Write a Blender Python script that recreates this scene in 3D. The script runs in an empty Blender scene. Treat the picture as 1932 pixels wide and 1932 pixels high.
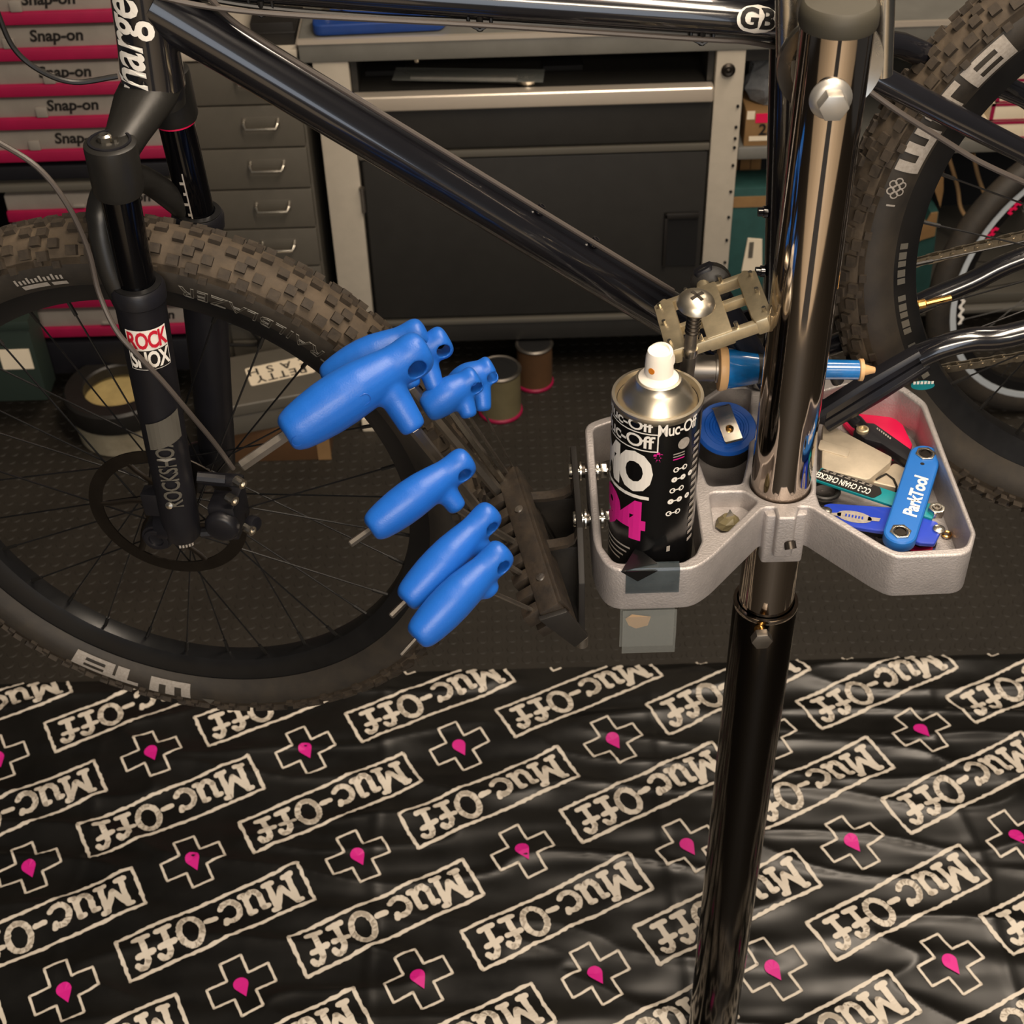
import bpy, bmesh, math, random
from mathutils import Vector, Matrix, noise
random.seed(7)
PI = math.pi
S = bpy.context.scene
COL = S.collection
V = Vector

# ------------------------------------------------------------------ camera
PITCH, ROLL, FPX, CAM = math.radians(41.0), 0.030, 2800.0, V((0, 0, 2.0))
FWD = V((0, math.cos(PITCH), -math.sin(PITCH)))
_r0, _d0 = V((1, 0, 0)), V((0, -math.sin(PITCH), -math.cos(PITCH)))
RGT = _r0 * math.cos(ROLL) + _d0 * math.sin(ROLL)
DWN = _r0 * -math.sin(ROLL) + _d0 * math.cos(ROLL)
cd = bpy.data.cameras.new('camera'); co = bpy.data.objects.new('camera', cd); COL.objects.link(co)
cd.sensor_width = 36; cd.lens = 36 * FPX / 1932; cd.clip_start = 0.05; cd.clip_end = 50
mw = Matrix.Identity(4)
for i in range(3):
    mw[i][0], mw[i][1], mw[i][2], mw[i][3] = RGT[i], -DWN[i], -FWD[i], CAM[i]
co.matrix_world = mw
cd.dof.use_dof = True; cd.dof.focus_distance = 1.42; cd.dof.aperture_fstop = 14
S.camera = co

# survey helpers: a sighted direction met with a known plane gives a point in the room
def ray(x, y): return FWD + RGT * ((x - 966) / FPX) + DWN * ((y - 966) / FPX)
def onY(x, y, Y): d = ray(x, y); return CAM + d * (Y / d.y)
def onZ(x, y, z): d = ray(x, y); return CAM + d * ((z - CAM.z) / d.z)
def onD(x, y, D): return CAM + ray(x, y) * D
def onP(x, y, p, n): d = ray(x, y); return CAM + d * ((p - CAM).dot(n) / d.dot(n))

# ------------------------------------------------------------------ world, lamps, exposure
S.view_settings.view_transform = 'Standard'; S.view_settings.look = 'None'
S.view_settings.exposure = 0.0; S.view_settings.gamma = 1.0
S.view_settings.use_curve_mapping = False
W = bpy.data.worlds.new('workshop air'); S.world = W; W.use_nodes = True
W.node_tree.nodes['Background'].inputs[0].default_value = (0.95, 0.92, 0.9, 1)
W.node_tree.nodes['Background'].inputs[1].default_value = 0.055

def lamp(name, loc, aim, sx, sy, power, col):
    l = bpy.data.lights.new(name, 'AREA'); l.shape = 'RECTANGLE'; l.size = sx; l.size_y = sy
    l.energy = power; l.color = col
    o = bpy.data.objects.new(name, l); COL.objects.link(o); o.location = loc
    o.rotation_euler = (V(aim) - V(loc)).to_track_quat('-Z', 'Y').to_euler()
    return o
lamp('tube_lamp_over_stand', (0.55, 0.75, 3.0), (0.35, 1.1, 0), 0.35, 1.6, 58, (1.0, 0.83, 0.65))
lamp('tube_lamp_over_bench', (1.0, 2.1, 3.0), (0.7, 2.4, 0), 1.3, 0.3, 36, (1.0, 0.84, 0.67))
lamp('doorway_daylight', (0.4, -2.6, 1.6), (0.3, 1.0, 0.9), 1.4, 2.0, 24, (0.82, 0.89, 1.0))
lamp('added_lamp_front_floor', (0.3, -2.0, 3.0), (0.3, -1.9, 0), 1.6, 1.2, 170, (1.0, 0.84, 0.66))  # added, unseen lamp: brightens the front floor so the chrome mirrors it

# ------------------------------------------------------------------ materials
def lin(h):
    h = h.lstrip('#'); out = []
    for i in (0, 2, 4):
        c = int(h[i:i + 2], 16) / 255
        out.append(c / 12.92 if c <= 0.04045 else ((c + 0.055) / 1.055) ** 2.4)
    return (*out, 1)
def mat(name, col, rough=0.5, metal=0.0, var=0.0, scale=30.0, bump=0.0, bscale=200.0, dirt=None, trans=0.0, coat=0.0, spec=0.5, ior=1.45, rvar=0.0, stretch=(1, 1, 1), alpha=1.0):
    m = bpy.data.materials.new(name); m.use_nodes = True
    nt = m.node_tree; b = nt.nodes['Principled BSDF']
    c = lin(col) if isinstance(col, str) else col
    b.inputs['Base Color'].default_value = c
    b.inputs['Roughness'].default_value = rough; b.inputs['Metallic'].default_value = metal
    b.inputs['Transmission Weight'].default_value = trans; b.inputs['Coat Weight'].default_value = coat
    b.inputs['Specular IOR Level'].default_value = spec; b.inputs['IOR'].default_value = ior
    b.inputs['Alpha'].default_value = alpha
    tc = nt.nodes.new('ShaderNodeTexCoord'); mp = nt.nodes.new('ShaderNodeMapping')
    mp.inputs['Scale'].default_value = stretch
    nt.links.new(tc.outputs['Object'], mp.inputs[0])
    if var > 0 or dirt or rvar > 0:
        n = nt.nodes.new('ShaderNodeTexNoise'); n.inputs['Scale'].default_value = scale; n.inputs['Detail'].default_value = 6
        n.inputs['Roughness'].default_value = 0.65
        nt.links.new(mp.outputs[0], n.inputs['Vector'])
        r = nt.nodes.new('ShaderNodeValToRGB'); r.color_ramp.elements[0].position = 0.32; r.color_ramp.elements[1].position = 0.72
        d = lin(dirt) if dirt else tuple(x * (1 - var) for x in c[:3]) + (1,)
        r.color_ramp.elements[0].color = c if dirt else d
        r.color_ramp.elements[1].color = d if dirt else tuple(min(1, x * (1 + var)) for x in c[:3]) + (1,)
        nt.links.new(n.outputs['Fac'], r.inputs[0]); nt.links.new(r.outputs[0], b.inputs['Base Color'])
        if rvar > 0:
            mr = nt.nodes.new('ShaderNodeMapRange'); mr.inputs['To Min'].default_value = max(0.02, rough - rvar); mr.inputs['To Max'].default_value = min(1, rough + rvar)
            nt.links.new(n.outputs['Fac'], mr.inputs[0]); nt.links.new(mr.outputs[0], b.inputs['Roughness'])
    if bump > 0:
        n2 = nt.nodes.new('ShaderNodeTexNoise'); n2.inputs['Scale'].default_value = bscale; n2.inputs['Detail'].default_value = 4
        nt.links.new(mp.outputs[0], n2.inputs['Vector'])
        bp = nt.nodes.new('ShaderNodeBump'); bp.inputs['Strength'].default_value = bump; bp.inputs['Distance'].default_value = 0.002
        nt.links.new(n2.outputs['Fac'], bp.inputs['Height']); nt.links.new(bp.outputs[0], b.inputs['Normal'])
    return m
M = {}
M['paint_black'] = mat('gloss black frame paint', '#131317', 0.20, var=0.1, coat=0.8, spec=0.6)
M['matte_black'] = mat('satin black alloy', '#15151a', 0.42, var=0.15, bump=0.05)
M['fork_crown'] = mat('matt dark grey magnesium', '#201f1d', 0.40, var=0.12, bump=0.05)
M['stanchion'] = mat('black anodised stanchion', '#060608', 0.10, spec=0.35)
M['rubber'] = mat('dusty tyre rubber', '#3a3229', 0.8, scale=22, dirt='#5a4e3f', bump=0.25, bscale=120)
M['rubber_side'] = mat('tyre sidewall', '#282522', 0.6, scale=25, dirt='#39332b', bump=0.15, bscale=90)
M['knob'] = mat('tread rubber', '#28221c', 0.75, scale=60, dirt='#3f362b', bump=0.2)
M['rim'] = mat('black rim', '#141415', 0.32, var=0.15, rvar=0.1)
M['chrome'] = mat('chrome plated tube', '#b8ada2', 0.07, 1.0, rvar=0.03, scale=12)
M['chrome_dark'] = mat('dark worn chrome', '#4a4642', 0.13, 1.0, rvar=0.06, scale=14)
M['steel'] = mat('zinc plated steel', '#cfc9bd', 0.26, 1.0, var=0.1, rvar=0.08)
M['steel_dull'] = mat('dull tool steel', '#8e8880', 0.46, 1.0, var=0.15, rvar=0.1)
M['steel_dark'] = mat('blackened tool steel', '#4a4540', 0.40, 1.0, var=0.2)
M['brass'] = mat('brass', '#d9a55c', 0.25, 1.0)
M['cast'] = mat('sand cast aluminium', '#b0abaa', 0.50, 0.55, var=0.10, scale=40, bump=0.32, bscale=420)
M['concrete'] = mat('pale sealed concrete', '#b5a894', 0.55, var=0.08, scale=4)
M['blue'] = mat('blue dipped plastic', '#1a5cb6', 0.40, var=0.06, scale=20, bump=0.10, bscale=700)
M['blue_in'] = mat('blue tape measure plastic', '#1450a8', 0.45)
M['black_plastic'] = mat('black plastic', '#1d1b19', 0.45, var=0.2, bump=0.1)
M['holder'] = mat('dusty black holder plastic', '#1c1815', 0.55, scale=60, dirt='#322a21', bump=0.2)
M['white'] = mat('white print', '#e8e4dc', 0.5)
M['white_dim'] = mat('grey white print', '#a29c95', 0.6, scale=300, dirt='#8a837a')
M['cream_print'] = mat('cream print', '#d2c9bb', 0.6)
M['pink'] = mat('magenta print', '#d01b88', 0.5)
M['pink_plastic'] = mat('magenta plastic strip', '#92103e', 0.45, var=0.08)
M['pink_bright'] = mat('hot pink plastic', '#e0104f', 0.5)
M['can_black'] = mat('black lacquered tin', '#0b0b0c', 0.2, spec=0.5)
M['can_metal'] = mat('can dome steel', '#cfc6b4', 0.36, 1.0, rvar=0.06)
M['nozzle'] = mat('white nozzle plastic', '#efe8dc', 0.5)
M['orange'] = mat('orange jet', '#c8771c', 0.5)
M['gold'] = mat('champagne anodised alloy', '#cfc0a0', 0.36, 0.8, var=0.18, scale=50)
M['wood'] = mat('varnished collar', '#c99a62', 0.4, var=0.2)
M['flame'] = mat('metallic blue handle', '#0d5fa0', 0.25, var=0.35, scale=40, coat=0.6)
M['tan'] = mat('tan ring', '#c8a070', 0.45)
M['mat_black'] = mat('glossy black polythene sheet', '#131210', 0.33, var=0.35, scale=7, rvar=0.13, spec=0.6)
M['floor'] = mat('black rubber floor', '#25211b', 0.62, var=0.18, scale=6, rvar=0.12, bump=0.1)
M['galv'] = mat('galvanised sheet', '#8d8c86', 0.42, 0.55, var=0.12, scale=9, rvar=0.1)
M['post'] = mat('cream grey painted steel', '#b0a89a', 0.5, var=0.06)
M['cab_dark'] = mat('charcoal cabinet enamel', '#2a2927', 0.45, var=0.1, bump=0.03)
M['cab_trim'] = mat('grey edge strip', '#57544d', 0.45)
M['alu_bar'] = mat('satin aluminium rail', '#e0d5c6', 0.35, 0.7)
M['void'] = mat('near black recess shade and dark parts', '#0a0a0b', 0.7)  # near black: shade painted in for holes and recesses, also plain dark parts
M['grey_cab'] = mat('grey steel drawers', '#56524a', 0.5, var=0.06)
M['grey_edge'] = mat('grey steel drawer gap', '#2d2a26', 0.6)
M['clear'] = mat('smoky polycarbonate', '#a39c94', 0.3, trans=0.35, var=0.12, scale=14)
M['beige'] = mat('beige contents', '#9c8d78', 0.7, var=0.3, scale=30)
M['label'] = mat('paper label', '#e6d9c1', 0.6, var=0.03)
M['ink'] = mat('black ink', '#14110f', 0.6)
M['red'] = mat('red print', '#c01830', 0.5)
M['cardboard'] = mat('brown cardboard', '#8a6b45', 0.8, var=0.15, scale=12)
M['cardboard_dark'] = mat('dark brown cardboard', '#54391f', 0.8, var=0.15, scale=12)
M['tin'] = mat('pale green tin', '#6b6349', 0.45, var=0.1)
M['tub'] = mat('cream tub plastic', '#a39a84', 0.6, scale=14, dirt='#7c735f')
M['glue'] = mat('dried cream paste', '#b09c68', 0.6, var=0.15)
M['teal'] = mat('teal enamel', '#0f7f88', 0.4, var=0.08)
M['teal_card'] = mat('teal printed card', '#254c49', 0.7, var=0.15)
M['violet'] = mat('violet blue enamel', '#2440b4', 0.3, var=0.1, coat=0.4)
M['park'] = mat('blue tool handle plastic', '#1f68ba', 0.45, var=0.04)
M['knife'] = mat('worn grey metal paint', '#c2b6a2', 0.42, 0.4, var=0.1, scale=60)
M['tape_clear'] = mat('clear sticky tape', '#8b8f8c', 0.10, spec=0.8, alpha=0.26)
M['tape_grey'] = mat('doubled grey sticky tape', '#434d52', 0.12, spec=0.8, alpha=0.55, var=0.35, scale=35)
M['cap'] = mat('dark olive rubber cap', '#3d3a31', 0.6, bump=0.05)
M['green_crate'] = mat('dark green crate plastic', '#222f29', 0.6)
M['blue_vice'] = mat('blue painted casting', '#183a7c', 0.45, var=0.12)
M['wall'] = mat('dark workshop wall', '#4a463f', 0.8, var=0.1, scale=3)
M['silver_rim'] = mat('silver rim', '#c0c8ce', 0.4, 0.1)
M['zinc'] = mat('matt zinc bolt', '#c6c2ba', 0.42, 0.85, var=0.06)
M['bag'] = mat('clear plastic bag', '#8f9296', 0.2, trans=0.5, var=0.3, scale=30)
M['hose'] = mat('black cable hose', '#151413', 0.4)
M['grey_hose'] = mat('dusty cable hose', '#4a4440', 0.45)
M['chain'] = mat('oily chain steel', '#a59c8c', 0.28, 0.95, var=0.25, scale=80)

# ------------------------------------------------------------------ mesh helpers
def frame_of(d, ref=None):
    d = d.normalized()
    r = ref if ref is not None else (V((0, 0, 1)) if abs(d.z) < 0.9 else V((1, 0, 0)))
    u = r - d * r.dot(d)
    if u.length < 1e-6: u = V((1, 0, 0)) - d * d.x
    u.normalize(); return u, d.cross(u)
class MB:
    def __init__(s): s.v = []; s.f = []
    def add(s, vs, fs):
        n = len(s.v); s.v += [V(p) for p in vs]; s.f += [tuple(n + i for i in f) for f in fs]; return s
    def box(s, c, size, ax=None):
        X, Y, Z = ax if ax else (V((1, 0, 0)), V((0, 1, 0)), V((0, 0, 1)))
        c = V(c); h = [d / 2 for d in size]
        vs = [c + X * (sx * h[0]) + Y * (sy * h[1]) + Z * (sz * h[2]) for sz in (-1, 1) for sy in (-1, 1) for sx in (-1, 1)]
        return s.add(vs, [(0, 2, 3, 1), (4, 5, 7, 6), (0, 1, 5, 4), (2, 6, 7, 3), (0, 4, 6, 2), (1, 3, 7, 5)])
    def span(s, lo, hi):
        lo, hi = V(lo), V(hi); return s.box((lo + hi) / 2, [abs(x) for x in hi - lo])
    def tube(s, pts, r, n=12, caps=True, closed=False, ref=None, el=None):
        pts = [V(p) for p in pts]; m = len(pts)
        rs = r if isinstance(r, (list, tuple)) else [r] * m
        base = len(s.v); u = None
        for i, p in enumerate(pts):
            a = pts[(i - 1) % m] if (i or closed) else p; b = pts[(i + 1) % m] if (i < m - 1 or closed) else p
            d = (b - a)
            if d.length < 1e-9: d = V((0, 0, 1))
            if u is None: u, w = frame_of(d, ref)
            else:
                dn = d.normalized(); u = (u - dn * u.dot(dn)).normalized(); w = dn.cross(u)
            e = el[i] if el else (1, 1)
            for k in range(n):
                t = 2 * PI * k / n
                s.v.append(p + u * (math.cos(t) * rs[i] * e[0]) + w * (math.sin(t) * rs[i] * e[1]))
        for i in range(m if closed else m - 1):
            for k in range(n):
                a = base + i * n + k; b = base + i * n + (k + 1) % n
                j = base + ((i + 1) % m) * n
                s.f.append((a, b, j + (k + 1) % n, j + k))
        if caps and not closed:
            s.f.append(tuple(base + k for k in range(n))[::-1]); s.f.append(tuple(base + (m - 1) * n + k for k in range(n)))
        return s
    def cyl(s, a, b, r, r2=None, n=20, ref=None): return s.tube([a, b], [r, r if r2 is None else r2], n, ref=ref)
    def lathe(s, o, ax, prof, n=32, ref=None, closed=False, caps=True):
        o = V(o); ax = V(ax).normalized(); u, w = frame_of(ax, ref); base = len(s.v); m = len(prof)
        for r, h in prof:
            for k in range(n):
                t = 2 * PI * k / n; s.v.append(o + ax * h + u * (r * math.cos(t)) + w * (r * math.sin(t)))
        for i in range(m if closed else m - 1):
            for k in range(n):
                k2 = (k + 1) % n; j = (i + 1) % m
                s.f.append((base + i * n + k, base + i * n + k2, base + j * n + k2, base + j * n + k))
        if not closed and caps:
            if prof[0][0] > 1e-6: s.f.append(tuple(base + k for k in range(n))[::-1])
            if prof[-1][0] > 1e-6: s.f.append(tuple(base + (m - 1) * n + k for k in range(n)))
        return s
    def prism(s, pts, h):
        """closed outline of world points, thickened along vector h"""
        pts = [V(p) for p in pts]; n = len(pts); h = V(h)
        s.add(pts + [p + h for p in pts], [tuple(range(n))[::-1], tuple(range(n, 2 * n))] + [(i, (i + 1) % n, n + (i + 1) % n, n + i) for i in range(n)])
        return s
    def loft(s, rings, caps=True):
        n = len(rings[0]); base = len(s.v)
        for r in rings: s.v += [V(p) for p in r]
        for i in range(len(rings) - 1):
            for k in range(n):
                s.f.append((base + i * n + k, base + i * n + (k + 1) % n, base + (i + 1) * n + (k + 1) % n, base + (i + 1) * n + k))
        if caps: s.f.append(tuple(base + k for k in range(n))[::-1]); s.f.append(tuple(base + (len(rings) - 1) * n + k for k in range(n)))
        return s
def loc_of(parent):
    l = V((0, 0, 0))
    while parent is not None: l += parent.location; parent = parent.parent
    return l
def obj(name, mb, m, parent=None, sm=35, bev=0.0, kind=None, label=None, segs=2, fixn=True):
    o0 = loc_of(parent)
    me = bpy.data.meshes.new(name)
    me.from_pydata([tuple(p - o0) for p in mb.v], [], mb.f)
    if fixn or bev:
        bm = bmesh.new(); bm.from_mesh(me)
        if fixn: bmesh.ops.recalc_face_normals(bm, faces=bm.faces)
        if bev:
            es = [e for e in bm.edges if len(e.link_faces) == 2 and e.calc_face_angle(0) > 0.6]
            bmesh.ops.bevel(bm, geom=es, offset=bev, segments=segs, affect='EDGES', profile=0.6, clamp_overlap=True)
        bm.to_mesh(me); bm.free()
    if sm:
        me.polygons.foreach_set('use_smooth', [True] * len(me.polygons)); me.set_sharp_from_angle(angle=math.radians(sm))
    me.materials.append(m if not isinstance(m, str) else M[m])
    o = bpy.data.objects.new(name, me); COL.objects.link(o)
    if parent is not None: o.parent = parent
    if kind: o['kind'] = kind
    if label: o['label'] = label
    return o
def tag(o, label, cat, group=None):
    o['label'] = label; o['category'] = cat
    if group: o['group'] = group
    return o
def thing(name, loc, label, cat, group=None):
    o = bpy.data.objects.new(name, None); COL.objects.link(o); o.location = V(loc); o.empty_display_size = 0.05
    return tag(o, label, cat, group)
def part_copy(src, parent, loc=None, mtx=None):
    c = src.copy(); COL.objects.link(c); c.parent = parent
    if loc is not None: c.location = loc
    if mtx is not None: c.matrix_local = mtx
    return c
def rounded(pts, r, n=5):
    """2-D polygon with filleted corners; r may be a list"""
    out = []; m = len(pts)
    for i in range(m):
        p = V((pts[i][0], pts[i][1])); a = V((pts[i - 1][0], pts[i - 1][1])); b = V((pts[(i + 1) % m][0], pts[(i + 1) % m][1]))
        rr = r[i] if isinstance(r, list) else r
        da, db = (a - p), (b - p); la, lb = da.length, db.length; da.normalize(); db.normalize()
        ang = da.angle(db); t = min(rr / max(math.tan(ang / 2), 1e-3), la * 0.45, lb * 0.45)
        p0, p1 = p + da * t, p + db * t
        for k in range(n + 1):
            u = k / n; out.append(tuple(p0 * (1 - u) ** 2 + p * (2 * u * (1 - u)) + p1 * u ** 2))
    return out
def stadium(L, w, n=10):
    pts = []
    for k in range(n + 1): t = -PI / 2 + PI * k / n; pts.append((L / 2 - w / 2 + math.cos(t) * w / 2, math.sin(t) * w / 2))
    for k in range(n + 1): t = PI / 2 + PI * k / n; pts.append((-L / 2 + w / 2 + math.cos(t) * w / 2, math.sin(t) * w / 2))
    return pts
def flat(pts, o, u, v): o, u, v = V(o), V(u), V(v); return [o + u * p[0] + v * p[1] for p in pts]
def spline(pts, n=8):
    """Catmull-Rom through points"""
    P = [V(p) for p in pts]; out = []
    for i in range(len(P) - 1):
        a = P[i - 1] if i else P[0] * 2 - P[1]; b, c = P[i], P[i + 1]; d = P[i + 2] if i + 2 < len(P) else c * 2 - b
        for k in range(n):
            t = k / n
            out.append(0.5 * (2 * b + (c - a) * t + (2 * a - 5 * b + 4 * c - d) * t * t + (3 * b - a - 3 * c + d) * t ** 3))
    out.append(P[-1]); return out
_tcache = {}
def letters(txt, size=1.0, bold=0.0, shear=0.0, space=1.0, align='CENTER', cut=0.0, lead=1.0):
    key = (txt, bold, shear, space, align, cut / size if size else 0, lead)
    if key not in _tcache:
        c = bpy.data.curves.new('lettering', 'FONT'); c.body = txt; c.size = 1.0; c.offset = bold; c.shear = shear; c.space_character = space
        c.align_x = align; c.align_y = 'CENTER'; c.resolution_u = 3; c.space_line = lead
        o = bpy.data.objects.new('lettering', c)
        me = bpy.data.meshes.new_from_object(o)
        bm = bmesh.new(); bm.from_mesh(me)
        if cut:
            xs = [v.co.x for v in bm.verts]; x = min(xs); st = cut / size
            while x < max(xs):
                x += st
                bmesh.ops.bisect_plane(bm, geom=bm.verts[:] + bm.edges[:] + bm.faces[:], plane_co=(x, 0, 0), plane_no=(1, 0, 0))
        bm.verts.index_update()
        _tcache[key] = ([(v.co.x, v.co.y) for v in bm.verts], [tuple(v.index for v in f.verts) for f in bm.faces])
        bm.free(); bpy.data.objects.remove(o); bpy.data.curves.remove(c); bpy.data.meshes.remove(me)
    vs, fs = _tcache[key]
    return [(x * size, y * size) for x, y in vs], fs
def put(mb, L, fn): mb.add([fn(x, y) for x, y in L[0]], L[1]); return mb
def planar(o, u, v):
    o, u, v = V(o), V(u).normalized(), V(v).normalized()
    return lambda x, y: o + u * x + v * y
def grid2(w, h, nx, ny):
    vs = [(-w / 2 + w * i / nx, -h / 2 + h * j / ny) for j in range(ny + 1) for i in range(nx + 1)]
    fs = [(j * (nx + 1) + i, j * (nx + 1) + i + 1, (j + 1) * (nx + 1) + i + 1, (j + 1) * (nx + 1) + i) for j in range(ny) for i in range(nx)]
    return vs, fs
def hexnut(mb, o, ax, r, h, hole=0.0, ref=None):
    ax = V(ax).normalized()
    if hole:
        u, w = frame_of(ax, ref); o = V(o); n = 6
        ring = lambda R, z, k: o + ax * z + u * (R * math.cos(2 * PI * k / 12)) + w * (R * math.sin(2 * PI * k / 12))
        hx = lambda k: r if k % 2 == 0 else r * 0.87
        vs = [ring(hx(k), z, k) for z in (0, h) for k in range(12)] + [ring(hole, z, k) for z in (h, h * 0.2) for k in range(12)]
        fs = [(k, (k + 1) % 12, 12 + (k + 1) % 12, 12 + k) for k in range(12)] + [(12 + k, 12 + (k + 1) % 12, 24 + (k + 1) % 12, 24 + k) for k in range(12)]
        fs += [(24 + k, 24 + (k + 1) % 12, 36 + (k + 1) % 12, 36 + k) for k in range(12)] + [tuple(range(36, 48))]
        mb.add(vs, fs)
    else: mb.tube([V(o), V(o) + ax * h], r, 6, ref=ref)
    return mb
# ================================================================== setting: floor, wall, printed sheet
fl = obj('floor', MB().span((-3.2, -0.75, -0.05), (3.2, 3.5, 0)), 'floor'); fl['kind'] = 'structure'
# the open front of the workshop, behind the photographer: pale concrete that the chrome mirrors, and a dark strip added for the stripe it mirrors into the pole
ff = obj('floor_front', MB().span((-3.2, -4.5, -0.06), (3.2, -0.75, -0.002)), 'concrete'); ff['kind'] = 'structure'
tag(obj('added_floor_strip', MB().span((-0.10, -4.3, -0.002), (0.62, -0.78, 0.004)).span((-0.11, -4.3, -0.002), (-0.10, -0.78, 0.007)).span((0.62, -4.3, -0.002), (0.63, -0.78, 0.007)), 'void', None), 'added dark strip on the unseen front floor, mirrored as a dark stripe in the chrome', 'mat')
st = MB()
for iy in range(46):
    for ix in range(96):
        x, y = -1.3 + ix * 0.0275, 1.72 + iy * 0.0275
        vs = []
        for r, z in ((0.0105, 0.0), (0.0094, 0.0011)):
            vs += [(x + r * math.cos(k * PI / 5), y + r * math.sin(k * PI / 5), z) for k in range(10)]
        st.add(vs, [(k, (k + 1) % 10, 10 + (k + 1) % 10, 10 + k) for k in range(10)] + [tuple(range(10, 20))])
obj('rubber_stud', st, 'floor', fl, kind='stuff', fixn=False)
wl = obj('wall_back', MB().span((-3.2, 3.5, -0.05), (3.2, 3.6, 3.0)), 'wall'); wl['kind'] = 'structure'

MX0, MX1, MY0, MY1, MS = -1.20, 1.20, 0.82, 1.862, 0.0055
nx, ny = int((MX1 - MX0) / MS), int((MY1 - MY0) / MS)
def sheet_h(x, y):
    a = noise.noise(V((x * 2.3, y * 9.0, 0.3))); b = noise.noise(V((x * 6.0 + 3, y * 24.0, 1.7))); c = noise.noise(V((x * 16.0, y * 30.0, 5.1)))
    r = 1 - abs(noise.noise(V((x * 3.1 + 7, y * 12.0 + x * 1.5, 9.2))))
    z = 0.0095 + 0.0068 * a + 0.0042 * b + 0.0011 * c + 0.007 * r ** 7
    for fx in (-0.72, -0.24, 0.24, 0.72): z += 0.0014 * math.exp(-((x - fx + 0.02 * a) / 0.009) ** 2)
    e = min(1.0, (MY1 - y) / 0.02)
    return max(0.0026, 0.0026 + (z - 0.0026) * e)
G = [[sheet_h(MX0 + i * MS, MY0 + j * MS) for i in range(nx + 1)] for j in range(ny + 1)]
def sheet_z(x, y):
    fx, fy = (x - MX0) / MS, (y - MY0) / MS
    i, j = max(0, min(nx - 1, int(fx))), max(0, min(ny - 1, int(fy))); u, v = fx - i, fy - j
    return max(G[j][i], G[j][i + 1], G[j + 1][i], G[j + 1][i + 1]) * 0.5 + 0.5 * ((G[j][i] * (1 - u) + G[j][i + 1] * u) * (1 - v) + (G[j + 1][i] * (1 - u) + G[j + 1][i + 1] * u) * v)
b = MB(); b.v = [V((MX0 + i * MS, MY0 + j * MS, G[j][i])) for j in range(ny + 1) for i in range(nx + 1)]
b.f = [(j * (nx + 1) + i, j * (nx + 1) + i + 1, (j + 1) * (nx + 1) + i + 1, (j + 1) * (nx + 1) + i) for j in range(ny) for i in range(nx)]
sheet = tag(obj('printed_sheet', b, 'mat_black', None, sm=180, fixn=False), 'glossy black crinkled sheet on the floor printed with slanted white logos and crosses', 'mat')
TA = math.radians(206.8); TX = V((math.cos(TA), math.sin(TA))); TY = V((-TX.y, TX.x))
prn, drp = MB(), MB()
def lay(mb, quad, dz=0.0012):
    c = sum((V(q) for q in quad), V((0, 0))) / len(quad)
    if c.y > MY1 - 0.004 or c.y < MY0 + 0.01 or abs(c.x) > 1.18: return
    mb.add([(q[0], q[1], sheet_z(q[0], q[1]) + dz) for q in quad], [tuple(range(len(quad)))])
def ribbon(mb, poly, w, o, rough=0.0, closed=False):
    P = [V(p) for p in poly] + ([V(poly[0])] if closed else [])
    for i in range(len(P) - 1):
        a, c = P[i], P[i + 1]; L = (c - a).length
        if L < 1e-6: continue
        d = (c - a) / L; nn = V((-d.y, d.x)); k = max(1, int(math.ceil(L / 0.006)))
        pr = None
        for s in range(k + 1):
            p = a + (c - a) * (s / k); ww = w * (1 + random.uniform(-rough, rough)); of = random.uniform(-rough, rough) * w * 0.5
            q = (p + nn * (ww / 2 + of), p - nn * (ww / 2 - of))
            if pr: lay(mb, [o + TX * t.x + TY * t.y for t in (pr[0], pr[1], q[1], q[0])])
            pr = q
        for p in (a, c):
            lay(mb, [o + TX * (p.x + w / 2 * math.cos(t * PI / 4)) + TY * (p.y + w / 2 * math.sin(t * PI / 4)) for t in range(8)])
def arc(cx, cy, rx, ry, a0, a1, n=14): return [(cx + rx * math.cos(math.radians(a0 + (a1 - a0) * k / n)), cy + ry * math.sin(math.radians(a0 + (a1 - a0) * k / n))) for k in range(n + 1)]
GLY = [  # strokes of the slab-serif logo, unit cap height
    (0.00, [[(0.10, 0), (0.10, 1), (0.45, 0.30), (0.80, 1), (0.80, 0)], [(-0.02, 0), (0.24, 0)], [(0.66, 0), (0.93, 0)], [(-0.02, 1), (0.12, 1)], [(0.78, 1), (0.93, 1)]]),
    (1.08, [[(-0.04, 0.74), (0.10, 0.74), (0.10, 0.22), (0.20, 0.04), (0.36, 0.02), (0.52, 0.18)], [(0.42, 0.74), (0.56, 0.74), (0.56, 0.02), (0.68, 0.02)]]),
    (1.88, [arc(0.36, 0.36, 0.32, 0.36, 50, 320), [(0.55, 0.60), (0.60, 0.74)]]),
    (2.72, [[(0.02, 0.38), (0.32, 0.38)]]),
    (3.20, [arc(0.40, 0.5, 0.36, 0.5, 0, 360, 22)]),
    (4.14, [[(0.60, 0.84), (0.52, 0.98), (0.36, 0.98), (0.24, 0.82), (0.24, 0)], [(0.02, 0.58), (0.50, 0.58)], [(0.04, 0), (0.46, 0)]]),
    (4.86, [[(0.62, 0.84), (0.54, 0.98), (0.38, 0.98), (0.26, 0.82), (0.26, 0)], [(0.02, 0.58), (0.52, 0.58)], [(0.04, 0), (0.48, 0)]])]
SXX, SYY = 0.262 / 5.45, 0.050
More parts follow.
